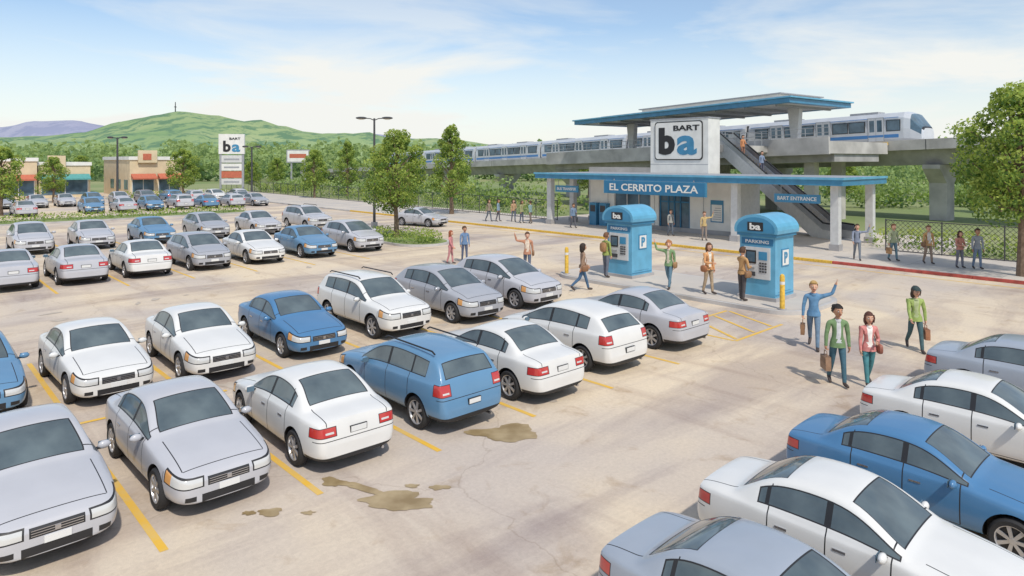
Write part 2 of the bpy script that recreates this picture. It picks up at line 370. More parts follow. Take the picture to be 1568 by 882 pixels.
        paint([((0,0,tl[0]+.04),(0,0,1)),((0,0,tl[0]+.075),(0,0,-1)),((0,(ty+.04)*s,0),(0,s,0)),((0,(ty+.2)*s,0),(0,-s,0))],3,frm=(4,))
        paint([((0,0,u+.11),(0,0,1)),((0,0,u+.19),(0,0,-1)),((fx-.22,0,0),(1,0,0)),((0,.5*s,0),(0,s,0)),((0,.66*s,0),(0,-s,0))],2)
        for x in seams:
            paint([((x-SW,0,0),(1,0,0)),((x+SW,0,0),(-1,0,0)),((0,0,u+.12),(0,0,1)),((0,0,rz-.12),(0,0,-1)),((0,.5*s,0),(0,s,0))],2)
        paint([((0,0,u+.10),(0,0,1)),((0,0,u+.117),(0,0,-1)),((seams[0],0,0),(-1,0,0)),((seams[2],0,0),(1,0,0)),((0,.5*s,0),(0,s,0))],2)
        paint([((bp-.045,0,0),(1,0,0)),((bp+.045,0,0),(-1,0,0)),((0,.6*s,0),(0,s,0))],2,frm=(1,))
        x=-1.02 if kind!='suv' else -1.12
        paint([((x-.03,0,0),(1,0,0)),((x+.03,0,0),(-1,0,0)),((0,.6*s,0),(0,s,0))],2,frm=(1,))
        paint([((0,.64*s,0),(0,s,0)),((0,.656*s,0),(0,-s,0)),((st[4][0]-.2,0,0),(1,0,0)),((fx-.22,0,0),(-1,0,0)),((0,0,.55),(0,0,1))],2)
        if trunk: paint([((0,.60*s,0),(0,s,0)),((0,.616*s,0),(0,-s,0)),((trunk[0]-.2,0,0),(1,0,0)),((trunk[1],0,0),(-1,0,0)),((0,0,.87),(0,0,1))],2)
        paint([((fx-.56,0,0),(1,0,0)),((fx-.545,0,0),(-1,0,0)),((0,0,u+.12),(0,0,1)),((0,0,hl[1]+.05),(0,0,-1)),((0,.5*s,0),(0,s,0))],2)
    paint([((0,0,hl[0]-.02),(0,0,1)),((0,0,hl[1]-.01),(0,0,-1)),((fx-.12,0,0),(1,0,0)),((0,-.33,0),(0,1,0)),((0,.33,0),(0,-1,0))],2)
    paint([((0,0,u+.08),(0,0,1)),((0,0,u+.2),(0,0,-1)),((fx-.12,0,0),(1,0,0)),((0,-.42,0),(0,1,0)),((0,.42,0),(0,-1,0))],2)
    paint([((rx+.5,0,0),(-1,0,0)),((0,0,u+.14),(0,0,-1))],2)
    zb=tl[0]-.08
    paint([((rx+.22,0,0),(-1,0,0)),((0,0,zb),(0,0,1)),((0,0,zb+.014),(0,0,-1))],2)
    paint([((fx-.204,0,0),(-1,0,0)),((fx-.22,0,0),(1,0,0)),((0,-.64,0),(0,1,0)),((0,.64,0),(0,-1,0)),((0,0,.55),(0,0,1))],2)
    bm.to_mesh(m2);bm.free()
    mb=MB()
    for m in CM: mb.mi(m)
    mb.v=[tuple(v.co) for v in m2.vertices];mb.f=[tuple(p.vertices) for p in m2.polygons];mb.m=[p.material_index for p in m2.polygons]
    bpy.data.meshes.remove(m2)
    zc=(hl[0]+hl[1])/2-.02
    for k in (-1,0,1): mb.box(fx-.05,fx+.004,-.31,.31,zc+k*.035-.005,zc+k*.035+.005,CHROME)
    mb.box(fx-.03,fx+.012,-.035,.035,zc-.03,zc+.03,CHROME)
    mb.box(fx-.05,fx+.018,-.16,.16,u+.205,u+.30,PLATE)
    zr=(tl[0]-.2) if kind!='sedan' else .74
    mb.box(rx-.012 if kind!='sedan' else -2.205,rx+.06 if kind!='sedan' else -2.05,-.17,.17,zr-.06,zr+.06,BLACK)
    mb.box(rx-.02 if kind!='sedan' else -2.213,rx+.05 if kind!='sedan' else -2.06,-.155,.155,zr-.048,zr+.048,PLATE)
    mb.tube([(rx+.25,-.5,.24),(rx+.03,-.5,.24)],.03,CHROME,8)
    for s in (1,-1):
        cx=seams[0]-.08; yy=.90
        mb.sphere((cx,s*(yy+.04),hz+.15),(.055,.10,.066),PAINT,12,8)
        mb.box(cx-.058,cx-.048,s*(yy+.04)-.075,s*(yy+.04)+.075,hz+.10,hz+.20,GLASSD)
        mb.box(cx-.03,cx+.03,min(s*.8,s*.9),max(s*.8,s*.9),hz+.10,hz+.13,BLACK)
        for hx in (seams[1]+.10,seams[2]+.12):
            mb.box(hx,hx+.17,s*.868-.018,s*.868+.018,hz-.03,hz,BLACK if kind=='suv' else CHROME)
        if kind=='suv':
            mb.tube([(.25,s*.6,1.62),(.15,s*.6,1.67),(-1.6,s*.6,1.66),(-1.7,s*.6,1.61)],.02,BLACK,6)
        for x in wx:
            y0=s*.775
            prof=[(.19,-.1),(.29*wr/.32,-.1),(wr-.008,-.075),(wr,-.03),(wr,.03),(wr-.008,.075),(wr-.035,.1),(wr-.10,.092)]
            N=24;vs=[];fs=[]
            for r_,h in prof:
                for q in range(N):
                    a=2*math.pi*q/N;vs.append((x+r_*math.cos(a),y0+s*h,wr+r_*math.sin(a)))
            for i in range(len(prof)-1):
                for q in range(N): fs.append((i*N+q,i*N+(q+1)%N,(i+1)*N+(q+1)%N,(i+1)*N+q))
            mb.add(vs,fs,TIRE)
            prof=[(wr-.10,.092),(wr-.112,.085),(wr-.125,.04)]; vs=[];fs=[]
            for r_,h in prof:
                for q in range(N):
                    a=2*math.pi*q/N;vs.append((x+r_*math.cos(a),y0+s*h,wr+r_*math.sin(a)))
            for i in range(len(prof)-1):
                for q in range(N): fs.append((i*N+q,i*N+(q+1)%N,(i+1)*N+(q+1)%N,(i+1)*N+q))
            mb.add(vs,fs,RIM)
            mb.tube([(x,y0,wr),(x,y0+s*.045,wr)],wr-.12,BLACK,24)
            mb.tube([(x,y0+s*.04,wr),(x,y0+s*.085,wr)],[.055,.045],RIM,12)
            for q in range(7):
                a=2*math.pi*q/7; d=Vector((math.cos(a),0,math.sin(a))); e=Vector((-math.sin(a),0,math.cos(a)))
                c0=Vector((x,y0+s*.08,wr)); rr=wr-.105
                vs=[c0+d*.03+e*.022,c0+d*.03-e*.022,c0+d*rr-e*.03,c0+d*rr+e*.03]; vs+=[v-Vector((0,s*.03,0)) for v in vs]
                mb.add(vs,[(0,1,2,3),(0,4,5,1),(1,5,6,2),(2,6,7,3),(3,7,4,0)],RIM)
    return mb.mesh('car_'+kind,smooth=True,fix=True)
CAR={k:build_car(k) for k in ('sedan','hatch','suv')}
cW=(.74,.73,.70);cS=(.38,.39,.42);cS2=(.50,.50,.525);cB=(.07,.20,.38);cB2=(.12,.26,.42);cG=(.25,.26,.29);cS3=(.34,.38,.44)
def car(kind,x,y,nose,c,name='parked_car',sc=1):
    rz={'-':-90,'+':90}[nose] if isinstance(nose,str) else nose
    put(CAR[kind],name,(x,y,.008),math.radians(rz+rnd.uniform(-1.5,1.5)),sc=sc,color=c)
for k,x,y,n,c,s in [('sedan',1.6,12.3,'-',cS2,.92),('sedan',3.75,12.25,'-',cS2,.92),('sedan',5.95,12.2,'+',cW,.93),('suv',8.35,12.1,'+',cB2,.9),('sedan',10.8,12.1,'+',cW,.97),('hatch',13.5,12.3,'+',cW,.98),('sedan',16.4,12.4,'+',cS2,1),
   ('sedan',1.4,18.8,'-',cB2,.95),('sedan',3.65,18.4,'-',cW,.95),('sedan',6.0,18.4,'-',cW,.97),('sedan',8.55,18.5,'-',cB,.96),('suv',11.3,18.6,'-',cW,.97),('hatch',14.2,18.5,'-',cS,1.03),('hatch',17.1,18.7,'-',cS2,1.06),
   ('sedan',6.6,3.1,'-',cS3,.86),('sedan',8.85,3.2,'-',cW,.86),('sedan',11.4,3.15,'-',cB,.86),('sedan',14.4,3.0,'-',cW,.9),('sedan',18,2.8,'-',cS3,.95),
   ('sedan',3.8,35.2,'+',cS2,1.06),('sedan',6.25,35.1,'+',cS2,1.07),('sedan',8.8,35.1,'+',cW,1.07),('hatch',11.5,35.2,'-',cS,1.07),('sedan',14.3,35.4,'-',cW,1.07),('sedan',17.3,35.6,'-',cB2,1.09),('hatch',20.4,35.8,'-',cS2,1.1),
   ('hatch',6.2,47.2,'-',cS2,1.1),('sedan',9.3,47.6,'-',cS2,1.1),('sedan',12.7,47.8,'-',cB2,1.1),('hatch',16.2,48.1,'-',cS,1.1),('sedan',19.9,48.4,'-',cS2,1.1),('suv',23.8,48.6,'-',cS2,1.08)]:
    car(k,x,y,n,c,sc=s)
car('sedan',31.6,44.6,-75,cS2,'car'); car('sedan',32.5,84,-90,cS,'car')
for yy in (78,91):
    x=7
    while x<30+yy*.05:
        if rnd.random()<.9: car(rnd.choice(['sedan','hatch','suv']),x,yy+rnd.uniform(-.3,.3),rnd.choice('+-'),rnd.choice([cW,cS,cS2,cB2,cG,cS,cS2]))
        x+=2.75

# ------------------------------------------------------------------ trees
def leaves(mb,c,r,n,size,mats,r2=rnd,flat=.3):
    c=Vector(c)
    for _ in range(n):
        while True:
            d=Vector((r2.uniform(-1,1),r2.uniform(-1,1),r2.uniform(-1,1)))
            if .05<d.length<1: break
        rad=d.length**.5; d.normalize()
        p=c+Vector((d.x*r[0],d.y*r[1],d.z*r[2]))*rad
        nrm=(d+Vector((r2.gauss(0,.7),r2.gauss(0,.7),r2.gauss(0,.7)))).normalized()
        u=nrm.orthogonal().normalized(); u.rotate(Matrix.Rotation(r2.uniform(0,6.28),3,nrm)); w=nrm.cross(u)
        s=size*r2.uniform(.6,1.3)
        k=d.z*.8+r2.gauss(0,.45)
        m=mats[0] if k>.15 else (mats[1] if k>-.5 else mats[2])  # clump tops get light leaves, undersides dark: shading put into leaf colour
        mb.add([p-u*s*.5,p+w*s*flat,p+u*s*.5,p-w*s*flat],[(0,1,2,3)],m)
def tree(seed,Ht,cw,trunk,nc=26,n=5000,size=.2,cone=.0):
    r=random.Random(seed); mb=MB()
    tp=[(0,0,-.1),(r.uniform(-.05,.05),0,trunk*.5),(r.uniform(-.1,.1),r.uniform(-.1,.1),trunk),(r.uniform(-.2,.2),r.uniform(-.2,.2),Ht*.65),(0,0,Ht*.88)]
    t=Ht*.022
    mb.tube(tp,[t*1.35,t,t*.85,t*.45,t*.12],BARK,10)
    ch=Ht-trunk*.85
    per=n//nc
    for i in range(nc):
        h=(i+.5)/nc; z=trunk*.95+h*ch*.95
        f=math.sin(math.pi*min(1,(h*.82+.18)))**.6
        if cone: f=f*(1-cone*h)+.05
        a=i*2.4+r.uniform(-.4,.4); rr=cw*f*r.uniform(.35,.78)
        cl=cw*r.uniform(.24,.40)*(1.-.35*h)
        c=Vector((math.cos(a)*rr,math.sin(a)*rr,min(z,Ht-cl*.5)))
        mid=Vector((c.x*.45,c.y*.45,max(trunk,c.z-.3*cw)))
        mb.tube([(0,0,max(trunk*.9,c.z-.55*cw)),mid,c],[t*.4,t*.25,t*.1],BARK,5)
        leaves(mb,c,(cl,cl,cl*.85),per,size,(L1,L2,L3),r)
    return mb.mesh('tree',fix=False)
T_near=tree(3,8.3,3.0,3.0,50,15000,.18)
T_isl=tree(5,7.0,2.5,2.2,38,10500,.17,.15)
T_v=[tree(21,6.4,2.4,1.8,28,5600,.22),tree(22,6.6,2.5,1.9,28,5600,.22,.3),tree(23,8.4,2.4,2.0,32,6800,.21,.45)]
put(T_near,'street_tree',(36.6,6.5,.14),0.5); put(T_isl,'parking_lot_tree',(24.9,38.0,.1),1)
put(T_v[2],'street_tree',(39.6,51.0,.14),1)
for v,x,y,s,r in [(0,8.2,79.3,1,0),(1,15.5,100,.85,1),(0,30.6,100,1.05,2),(1,43.2,86,1,3),(2,50.4,90,.95,4),(0,45,112,.8,5),(1,52,118,.85,1),(0,62,100,1,0),(1,24,130,.9,2),(0,47,70,.8,2.),(1,70,60,.85,3),(0,82,52,1,1.4),(1,78,30,.9,2.2),(2,96,22,1.1,.3),(0,58,-8,1,.3),(1,60,4,.9,.8),(0,74,10,.8,1.8),(1,68,-2,.9,2),(0,80,16,1,2.6),(1,62,78,.8,1)]:
    put(T_v[v],'tree',(x,y,0),r,sc=s)
g=MB()
for i in range(70):
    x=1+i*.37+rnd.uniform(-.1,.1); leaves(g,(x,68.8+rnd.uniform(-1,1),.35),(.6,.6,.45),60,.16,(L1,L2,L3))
g.obj('hedge',fix=False)
g=MB()
for i in range(50):
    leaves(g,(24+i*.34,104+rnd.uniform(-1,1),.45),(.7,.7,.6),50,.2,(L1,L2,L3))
g.obj('hedge',fix=False)
def island(name,x0,x1,y0,y1,top,r=None,h=.14):
    r=r or (x1-x0)/2-.01; pts=[]
    for cx,cy,a0 in ((x1-r,y1-r,0),(x0+r,y1-r,90),(x0+r,y0+r,180),(x1-r,y0+r,270)):
        for k in range(9):
            a=math.radians(a0+k*90/8); pts.append((cx+r*math.cos(a),cy+r*math.sin(a)))
    mb=MB(); mb.prism(pts,0,h,CONC,'z'); cx,cy=(x0+x1)/2,(y0+y1)/2
    ins=[(cx+(a-cx)*(1-.32/(x1-x0)),cy+(b-cy)*(1-.32/(y1-y0))) for a,b in pts]
    mb.add([(a,b,h+.006) for a,b in ins],[tuple(range(len(ins)))],top)
    return mb.obj(name)
island('planting_island',22.9,26.6,33.2,40.5,GRASS); island('payment_island',22.0,26.2,9.9,21.2,WALK,r=1.2)
island('planting_strip',-6,27,66.8,70.8,GRASS,r=1.5); island('planting_strip',22,41,101.8,106,GRASS,r=1.5)
g=MB()
for i in range(13):
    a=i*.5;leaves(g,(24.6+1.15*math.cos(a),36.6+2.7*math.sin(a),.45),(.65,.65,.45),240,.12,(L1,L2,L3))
g.obj('shrub',fix=False)
g=MB()
for i in range(60):
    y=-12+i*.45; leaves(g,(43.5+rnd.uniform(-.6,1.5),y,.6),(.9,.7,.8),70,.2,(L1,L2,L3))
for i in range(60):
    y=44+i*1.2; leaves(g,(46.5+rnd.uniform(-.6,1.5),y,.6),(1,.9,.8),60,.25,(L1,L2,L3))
g.obj('shrub_row',fix=False)
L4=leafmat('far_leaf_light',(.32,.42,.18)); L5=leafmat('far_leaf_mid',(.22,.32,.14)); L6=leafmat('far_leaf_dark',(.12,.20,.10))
g=MB()
for i in range(260):
    R=-200+i*1.6+rnd.uniform(-1,1); D=rnd.uniform(165,205); x,y=RD(R,D)
    h=rnd.uniform(6,10)
    leaves(g,(x,y,h*.5),(4.5,4.5,h*.5),120,1.2,(L4,L5,L6),flat=.4)
g.obj('distant_trees',fix=False)
g=MB()
for i in range(170):
    R=-330+i*3.2+rnd.uniform(-2,2); D=rnd.uniform(300,420); x,y=RD(R,D)
    h=rnd.uniform(10,17)
    leaves(g,(x,y,h*.5),(8,8,h*.5),80,2.6,(L4,L5,L6),flat=.45)
g.obj('distant_trees',fix=False)
g=MB()
for i in range(110):
    R=20+i*1.0+rnd.uniform(-1,1); D=rnd.uniform(100,118); x,y=RD(R,D)
    h=rnd.uniform(4,8)+ (4 if 70<R<78 else 0)
    leaves(g,(x,y,h*.5),(2.2,2.2,h*.5),130,.6,(L4,L5,L6),flat=.4)
g.obj('distant_trees',fix=False)
# shrubs and small trees under and behind the guideway
g=MB()
for i in range(70):
    R=34+rnd.uniform(0,46); D=rnd.uniform(70,90); x,y=RD(R,D); h=rnd.uniform(1.2,4.2)
    leaves(g,(x,y,h*.5),(h*.55+.4,h*.55+.4,h*.52),110,.38,(L4,L2,L6),flat=.4)
for i in range(60):
    x=rnd.uniform(49,57); y=rnd.uniform(46,120); h=rnd.uniform(1.2,3.6)
    leaves(g,(x,y,h*.5),(h*.55+.4,h*.55+.4,h*.52),100,.38,(L4,L2,L6),flat=.4)
g.obj('shrub_thicket',fix=False)

# ------------------------------------------------------------------ hills
def ridge(name,tab,D0,D1,D2,m,amp,seed):
    mb=MB();nu=180;nd=20;vs=[]
    R0,R1=tab[0][0],tab[-1][0]
    for j in range(nd+1):
        t=j/nd; D=D0+(D2-D0)*t
        s=(D-D0)/(D1-D0) if D<D1 else 1-(D-D1)/(D2-D1)*.7
        s=s*s*(3-2*s)
        for i in range(nu+1):
            R=R0+(R1-R0)*i/nu
            for (a,za),(b,zb) in zip(tab[:-1],tab[1:]):
                if a<=R<=b+.01: q=(R-a)/(b-a); z=za+(zb-za)*(q*q*(3-2*q)); break
            n=noise.fractal(Vector((R/D1*9+seed,D/D1*9,0)),1,2,5)
            x,y=RD(R*D/D1,D); vs.append((x,y,max(-1,z*s+amp*n*min(1,4*s*(1.15-s))*(1 if s<.97 else .25)-1)))
    fs=[(j*(nu+1)+i,j*(nu+1)+i+1,(j+1)*(nu+1)+i+1,(j+1)*(nu+1)+i) for j in range(nd) for i in range(nu)]
    mb.add(vs,fs,m); o=mb.obj(name)
    for p in o.data.polygons: p.use_smooth=True
def hillmat(name,c1,c2,dots,sc):
    m=mat(name,c1,.95,c2=c2,scale=sc); nt=m.node_tree;b=nt.nodes['Principled BSDF']
    src=b.inputs['Base Color'].links[0].from_socket
    tc=nt.nodes.new('ShaderNodeTexCoord');v=nt.nodes.new('ShaderNodeTexNoise');v.inputs['Scale'].default_value=sc*5;v.inputs['Detail'].default_value=8;v.inputs['Roughness'].default_value=.7
    r=nt.nodes.new('ShaderNodeValToRGB');r.color_ramp.elements[0].position=.49;r.color_ramp.elements[1].position=.56
    nt.links.new(tc.outputs['Object'],v.inputs['Vector']);nt.links.new(v.outputs[0],r.inputs[0])
    x=nt.nodes.new('ShaderNodeMix');x.data_type='RGBA';x.inputs[7].default_value=(*dots,1)
    nt.links.new(r.outputs[0],x.inputs[0]);nt.links.new(src,x.inputs[6]);nt.links.new(x.outputs[2],b.inputs['Base Color']); return m
ridge('green_hills',[(-1100,32),(-854,36),(-680,36),(-628,38),(-576,42),(-516,57),(-472,64),(-433,69),(-394,62),(-342,54),(-307,52),(-273,44),(-229,40),(-194,42),(-160,36),(-108,31),(-56,26),(14,18),(187,14),(535,14),(900,14)],450,900,1300,hillmat('hill_grass',(.20,.32,.13),(.33,.40,.19),(.11,.21,.11),.008),10,3)
ridge('far_mountains',[(-2600,80),(-1900,92),(-1512,104),(-1396,122),(-1300,125),(-1223,109),(-1146,96),(-1011,74),(-700,66),(-548,80),(-432,86),(-258,70),(-66,50),(220,28),(1600,25)],1500,2000,2600,hillmat('far_hill_haze_tint',(.30,.31,.42),(.36,.37,.46),(.26,.28,.39),.003),12,8)  # aerial haze is put into the bluish base colours
x,y=RD(-447,900); g=MB(); g.tube([(x,y,58),(x,y,83)],[1.0,.5],DARK,6); g.box(x-1.5,x+1.5,y-.3,y+.3,76,77,DARK); g.obj('radio_mast')

# ------------------------------------------------------------------ left shops
def shop(name,x0,x1,y0,y1,h,awn):
    mb=MB(); 
    mb.box(x0,x1,y0,y1,0,h-.5,CREAM); mb.box(x0-.15,x1+.15,y0-.15,y1+.15,h-.5,h,WHITE)
    mb.box(x0+1,(x0+x1)/2,y0-.5,y0-.153,h-.9,h+.9,CREAM)
    n=int((x1-x0)/3.2); w=(x1-x0)/n
    for i in range(n):
        a=x0+i*w+.35; b=x0+(i+1)*w-.35
        mb.box(a,b,y0-.03,y0+.1,.4,2.5,GLASSD)
        mb.box(a-.08,b+.08,y0-.06,y0-.035,2.5,2.6,WHITE)
        for q in (a-.08,(a+b)/2-.03,b): mb.box(q,q+.08,y0-.07,y0-.04,.3,2.5,WHITE)
        mb.prism([(y0-.08,3.3),(y0-1.3,2.7),(y0-1.3,2.5),(y0-.08,2.7)],a-.2,b+.2,awn[i%len(awn)],'x')
    mb.box(x0+1.6,(x0+x1)/2-.8,y0-.56,y0-.505,h-.5,h+.4,REDA)
    n=int((y1-y0)/4)
    for i in range(n):
        b=y0+1+i*4; mb.box(x0-.04,x0+.1,b,b+2,1,2.4,GLASSD)
        mb.box(x1-.1,x1+.04,b,b+2,1,2.4,GLASSD)
    mb.obj(name)
shop('shop_building',3,15.5,112,126,5.6,[REDA]); shop('shop_building',15.8,22,113,126,5.0,[TEAL]); shop('shop_building',26,33,108.5,124,5.8,[REDA])
def lamp(x,y,h,name='street_lamp',k=1.):
    mb=MB(); mb.tube([(0,0,0),(0,0,.7)],.24*k,CONC,14); mb.tube([(0,0,.7),(0,0,h)],[.1*k,.07*k],DARK,10)
    for s in (1,-1):
        X,Y=.7326*s,-.681*s
        mb.tube([(0,0,h-.15),(X*.3,Y*.3,h-.02),(X*.6,Y*.6,h)],.035*k,DARK,8)
        mb.sphere((X*.95,Y*.95,h+.02),(.42,.42,.1*k),DARK,14,6); mb.sphere((X*.95,Y*.95,h-.03*k),(.3,.3,.08*k),WHITE,12,5)
    mb.obj(name,(x,y,0),smooth=True)
lamp(26.4,43.2,8.3);lamp(23.2,103,8.3,k=1.6);lamp(39,97,7.2,k=1.5)
g=MB();x,y=38.6,103.5
M=Matrix.Translation((x,y,0))@Matrix.Rotation(math.radians(-35),4,'Z')
for s in (-1,1): g.box(s*1.6-.15,s*1.6+.15,-.15,.15,0,9,GREY,M)
g.box(-1.85,1.85,-.25,.25,6.2,9.2,WHITE,M)
for k,(z0,z1,c) in enumerate([(4.9,6.0,LGREY),(3.7,4.75,WHITE),(2.6,3.6,REDA),(1.6,2.5,LGREY)]): g.box(-1.45,1.45,-.18,.18,z0,z1,c,M)
for z in (5.4,4.2,2.0): g.box(-1.1,1.1,-.2,-.185,z-.12,z+.12,GREY,M)
g.text('b',1.1,1.7,BLACK,M@faceM((-.65,-.27,7.35),'-y'),.04); g.text('a',1.2,1.15,BLUE,M@faceM((.66,-.275,7.08),'-y'),.03); g.text('BART',1.6,.35,BLACK,M@faceM((.5,-.27,8.5),'-y'),.03)
g.obj('shopping_centre_sign')
g=MB();x,y=RD(-41,130);M=Matrix.Translation((x,y,0))@Matrix.Rotation(math.radians(-43),4,'Z')
for s in (-1,1): g.box(s*1.3-.15,s*1.3+.15,-.1,.1,0,5,GREY,M)
g.box(-2.2,2.2,-.2,.2,4.8,7.3,GREY,M);g.box(-2,2,-.23,-.205,5,7.1,WHITE,M);g.box(-1.6,1.6,-.25,-.235,5.7,6.5,REDA,M);g.obj('billboard')

# ------------------------------------------------------------------ fences
def fence(p0,p1,h,name='chain_link_fence',step=.16,z0=.12):
    p0=Vector((*p0,z0));p1=Vector((*p1,z0));d=p1-p0;L=d.length;d/=L;mb=MB()
    n=int(L/2.6)
    for i in range(n+1): q=p0+d*(L*i/n); mb.tube([q,q+Vector((0,0,h+.05))],.035,DARK,6)
    for z in (.06,h): mb.tube([p0+Vector((0,0,z)),p1+Vector((0,0,z))],.025,DARK,6)
    w=.014;off=Vector((-d.y,d.x,0))*.012
    x=-h
    while x<L:
        for s in (0,1):
            a,b=(x,x+h); za,zb=(0,h) if s==0 else (h,0)
            if a<0: t=(0-a)/h; za=za+(zb-za)*t; a=0
            if b>L: t=(L-a)/(b-a); zb=za+(zb-za)*t; b=L
            if b-a>.02:
                A=p0+d*a+Vector((0,0,za))+off*(s*2-1);B=p0+d*b+Vector((0,0,zb))+off*(s*2-1)
                e=Vector((0,0,w)); mb.add([A-e,B-e,B+e,A+e],[(0,1,2,3)],DARK)
        x+=step
    mb.obj(name,fix=False)
fence((41.4,13.6),(41.4,-14),1.75,step=.25); fence((42,39.5),(44.5,122),1.7,step=.35)

# ------------------------------------------------------------------ station
def TM():
    t=Vector((.1063,.9943,0));sl=.029
    X=Vector((t.x,t.y,-sl)).normalized();Y=Vector((-t.y,t.x,0));Z=X.cross(Y)
    M=Matrix.Identity(4)
    for i,v in enumerate((X,Y,Z)):
        for k in range(3): M[k][i]=v[k]
    M.translation=Vector((66.5,20,6.9)); return M
TR=TM()
g=MB()
x0,x1=41.5,44.6
def wall(y0,y1,z0=.14,z1=3.85,m=WHITE): g.box(x0,x0+.25,y0,y1,z0,z1,m)
wall(22.7,26.3);wall(28.9,29.6);wall(33,35.4);wall(26.303,28.897,2.7);wall(29.603,32.997,2.7);wall(29.603,32.997,.14,.9)
g.box(x0+.253,x1,22.7,22.95,.14,3.85,LGREY);g.box(x0+.253,x1,35.15,35.4,.14,3.85,LGREY);g.box(x1-.2,x1-.003,22.953,35.147,.14,3.85,GREY)
g.box(x0+.1,x0+.13,26.303,28.897,.14,2.7,GLASSD);g.box(x0+.1,x0+.13,29.603,32.997,.9,2.7,GLASSD)
for y in (26.35,27.1,27.6,28.1,28.8): g.box(x0+.03,x0+.09,y-.04,y+.04,.14,2.7,DBLUE)
g.box(x0+.03,x0+.09,26.4,28.8,2.2,2.3,DBLUE)
for y in (29.65,30.7,31.8,32.95): g.box(x0+.03,x0+.09,y-.04,y+.04,.9,2.7,STEEL)
g.box(x0-.06,x0-.003,22.7,35.4,.14,.45,CONC2)
for y in (25.2,29.25,33.6): g.box(x0-.02,x0-.004,y,y+.03,.46,3.8,GREY)
g.box(x0-.05,x0-.005,23.7,24.65,1.0,2.5,BLUE); g.box(x0-.062,x0-.052,23.78,24.57,1.08,2.2,WHITE)
for k in range(6): g.box(x0-.067,x0-.063,23.85,24.5-.1*(k%3),1.2+k*.15,1.24+k*.15,GREY)
for y in (33.4,34.4): g.box(x0-.5,x0-.062,y,y+.7,.14,1.9,BLUE); g.box(x0-.515,x0-.503,y+.1,y+.6,1.2,1.7,DARK)
cx0,cx1,cy0,cy1=38.5,45.2,14.85,38.6
g.box(cx0+.05,cx1-.05,cy0+.05,cy1-.05,3.853,4.2,WHITE)
g.box(cx0-.05,cx0+.047,cy0-.05,cy1+.05,3.80,4.12,BLUE);g.box(cx0+.05,cx1,cy0-.05,cy0+.047,3.80,4.12,BLUE);g.box(cx0+.05,cx1,cy1-.047,cy1+.05,3.80,4.12,BLUE)
g.box(cx0-.12,cx0+.045,cy0-.12,cy1+.12,4.123,4.26,LBLUE);g.box(cx0+.048,cx1,cy0-.12,cy0+.045,4.123,4.26,LBLUE)
g.box(cx0+.05,cx1,cy0+.05,cy1-.05,4.203,4.24,GREY)
for x,y in ((39.3,15.5),(39.3,21.6),(39.3,37.7),(44.5,15.5),(44.5,37.7),(42,37.7)):
    g.box(x-.22,x+.22,y-.22,y+.22,.14,3.85,LGREY); g.box(x-.28,x+.28,y-.28,y+.28,.14,.5,CONC2)
g.box(49,49.3,29,42,.1,4.6,CONC)
for y in (29.5,32.5,36,39.5): g.box(48.93,48.997,y,y+2,.8,3,GLASSD)
g.box(45.25,46.9,27.1,32.3,0,8.4,WHITE)
g.box(45.21,46.95,27.05,32.35,8.4,8.5,GREY)
g.box(45.24,45.247,27.1,32.3,4.9,4.93,GREY)
g.box(4,29,3.5,12.4,3.2,3.35,LGREY,TR)
for a in ((3.5,29.5,12.4,12.95),(3.5,29.5,2.95,3.497)): g.box(a[0],a[1],a[2],a[3],3.15,3.55,BLUE,TR)
g.box(3.5,3.997,3.5,12.397,3.15,3.55,BLUE,TR);g.box(29.003,29.5,3.5,12.397,3.15,3.55,BLUE,TR)
g.box(3.3,29.7,2.8,13.1,3.553,3.68,LBLUE,TR); g.box(4.2,26,3.6,12.2,3.683,3.82,LGREY,TR); g.box(5.5,21,4.6,11.2,3.823,4.15,WHITE,TR);g.box(5.2,21.3,4.4,11.4,4.153,4.25,GREY,TR)
for s in (6,15.5,25.5):
    g.prism([(s-.55,3.15),(s+.55,3.15),(s+.28,-.1),(s-.28,-.1)],7.6,8.2,LGREY,'y',TR)
for s in range(5,29,3): g.box(s,s+.2,3.6,12.3,3.0,3.197,GREY,TR)
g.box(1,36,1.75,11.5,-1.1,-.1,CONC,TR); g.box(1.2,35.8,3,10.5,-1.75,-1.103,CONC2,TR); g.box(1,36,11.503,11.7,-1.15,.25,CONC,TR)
g.box(1,36,1.6,1.747,-.3,-.05,YEL,TR)
for s in range(1,36,2): g.tube([TR@Vector((s,11.6,.25)),TR@Vector((s,11.6,1.0))],.03,STEEL,6)
for z in (.6,1.0): g.tube([TR@Vector((1,11.6,z)),TR@Vector((36,11.6,z))],.025,STEEL,6)
for s in (4,16,28):
    for yy in (4.5,9):
        p=TR@Vector((s,yy,-1.7)); g.box(p.x-.45,p.x+.45,p.y-.45,p.y+.45,0,p.z,CONC)
g.box(48.6,56.5,27.6,30.6,5.9,6.45,CONC)
for q in ((48.65,27.65,56,27.65),(48.65,30.55,56,30.55)):
    for z in (7,7.5): g.tube([(q[0],q[1],z),(q[2],q[3],z)],.03,STEEL,6)
    for i in range(7): x=q[0]+i*1.2; g.tube([(x,q[1],6.4),(x,q[1],7.5)],.03,STEEL,6)
g.box(49.5,50.3,30.7,31.5,0,5.9,CONC)
g.obj('train_station',bevel=.012)
g=MB();g.box(38.28,38.43,23.1,31.4,2.86,3.79,BLUE);g.box(38.262,38.279,23.2,31.3,2.93,3.72,DBLUE)
g.text('EL CERRITO PLAZA',7.2,.5,WHITE,faceM((38.258,27.25,3.33),'-x'),.015)
for y in (24,30.5): g.box(38.34,38.4,y,y+.06,3.79,3.9,GREY)
g.obj('station_name_sign')
g=MB()
pts=[]
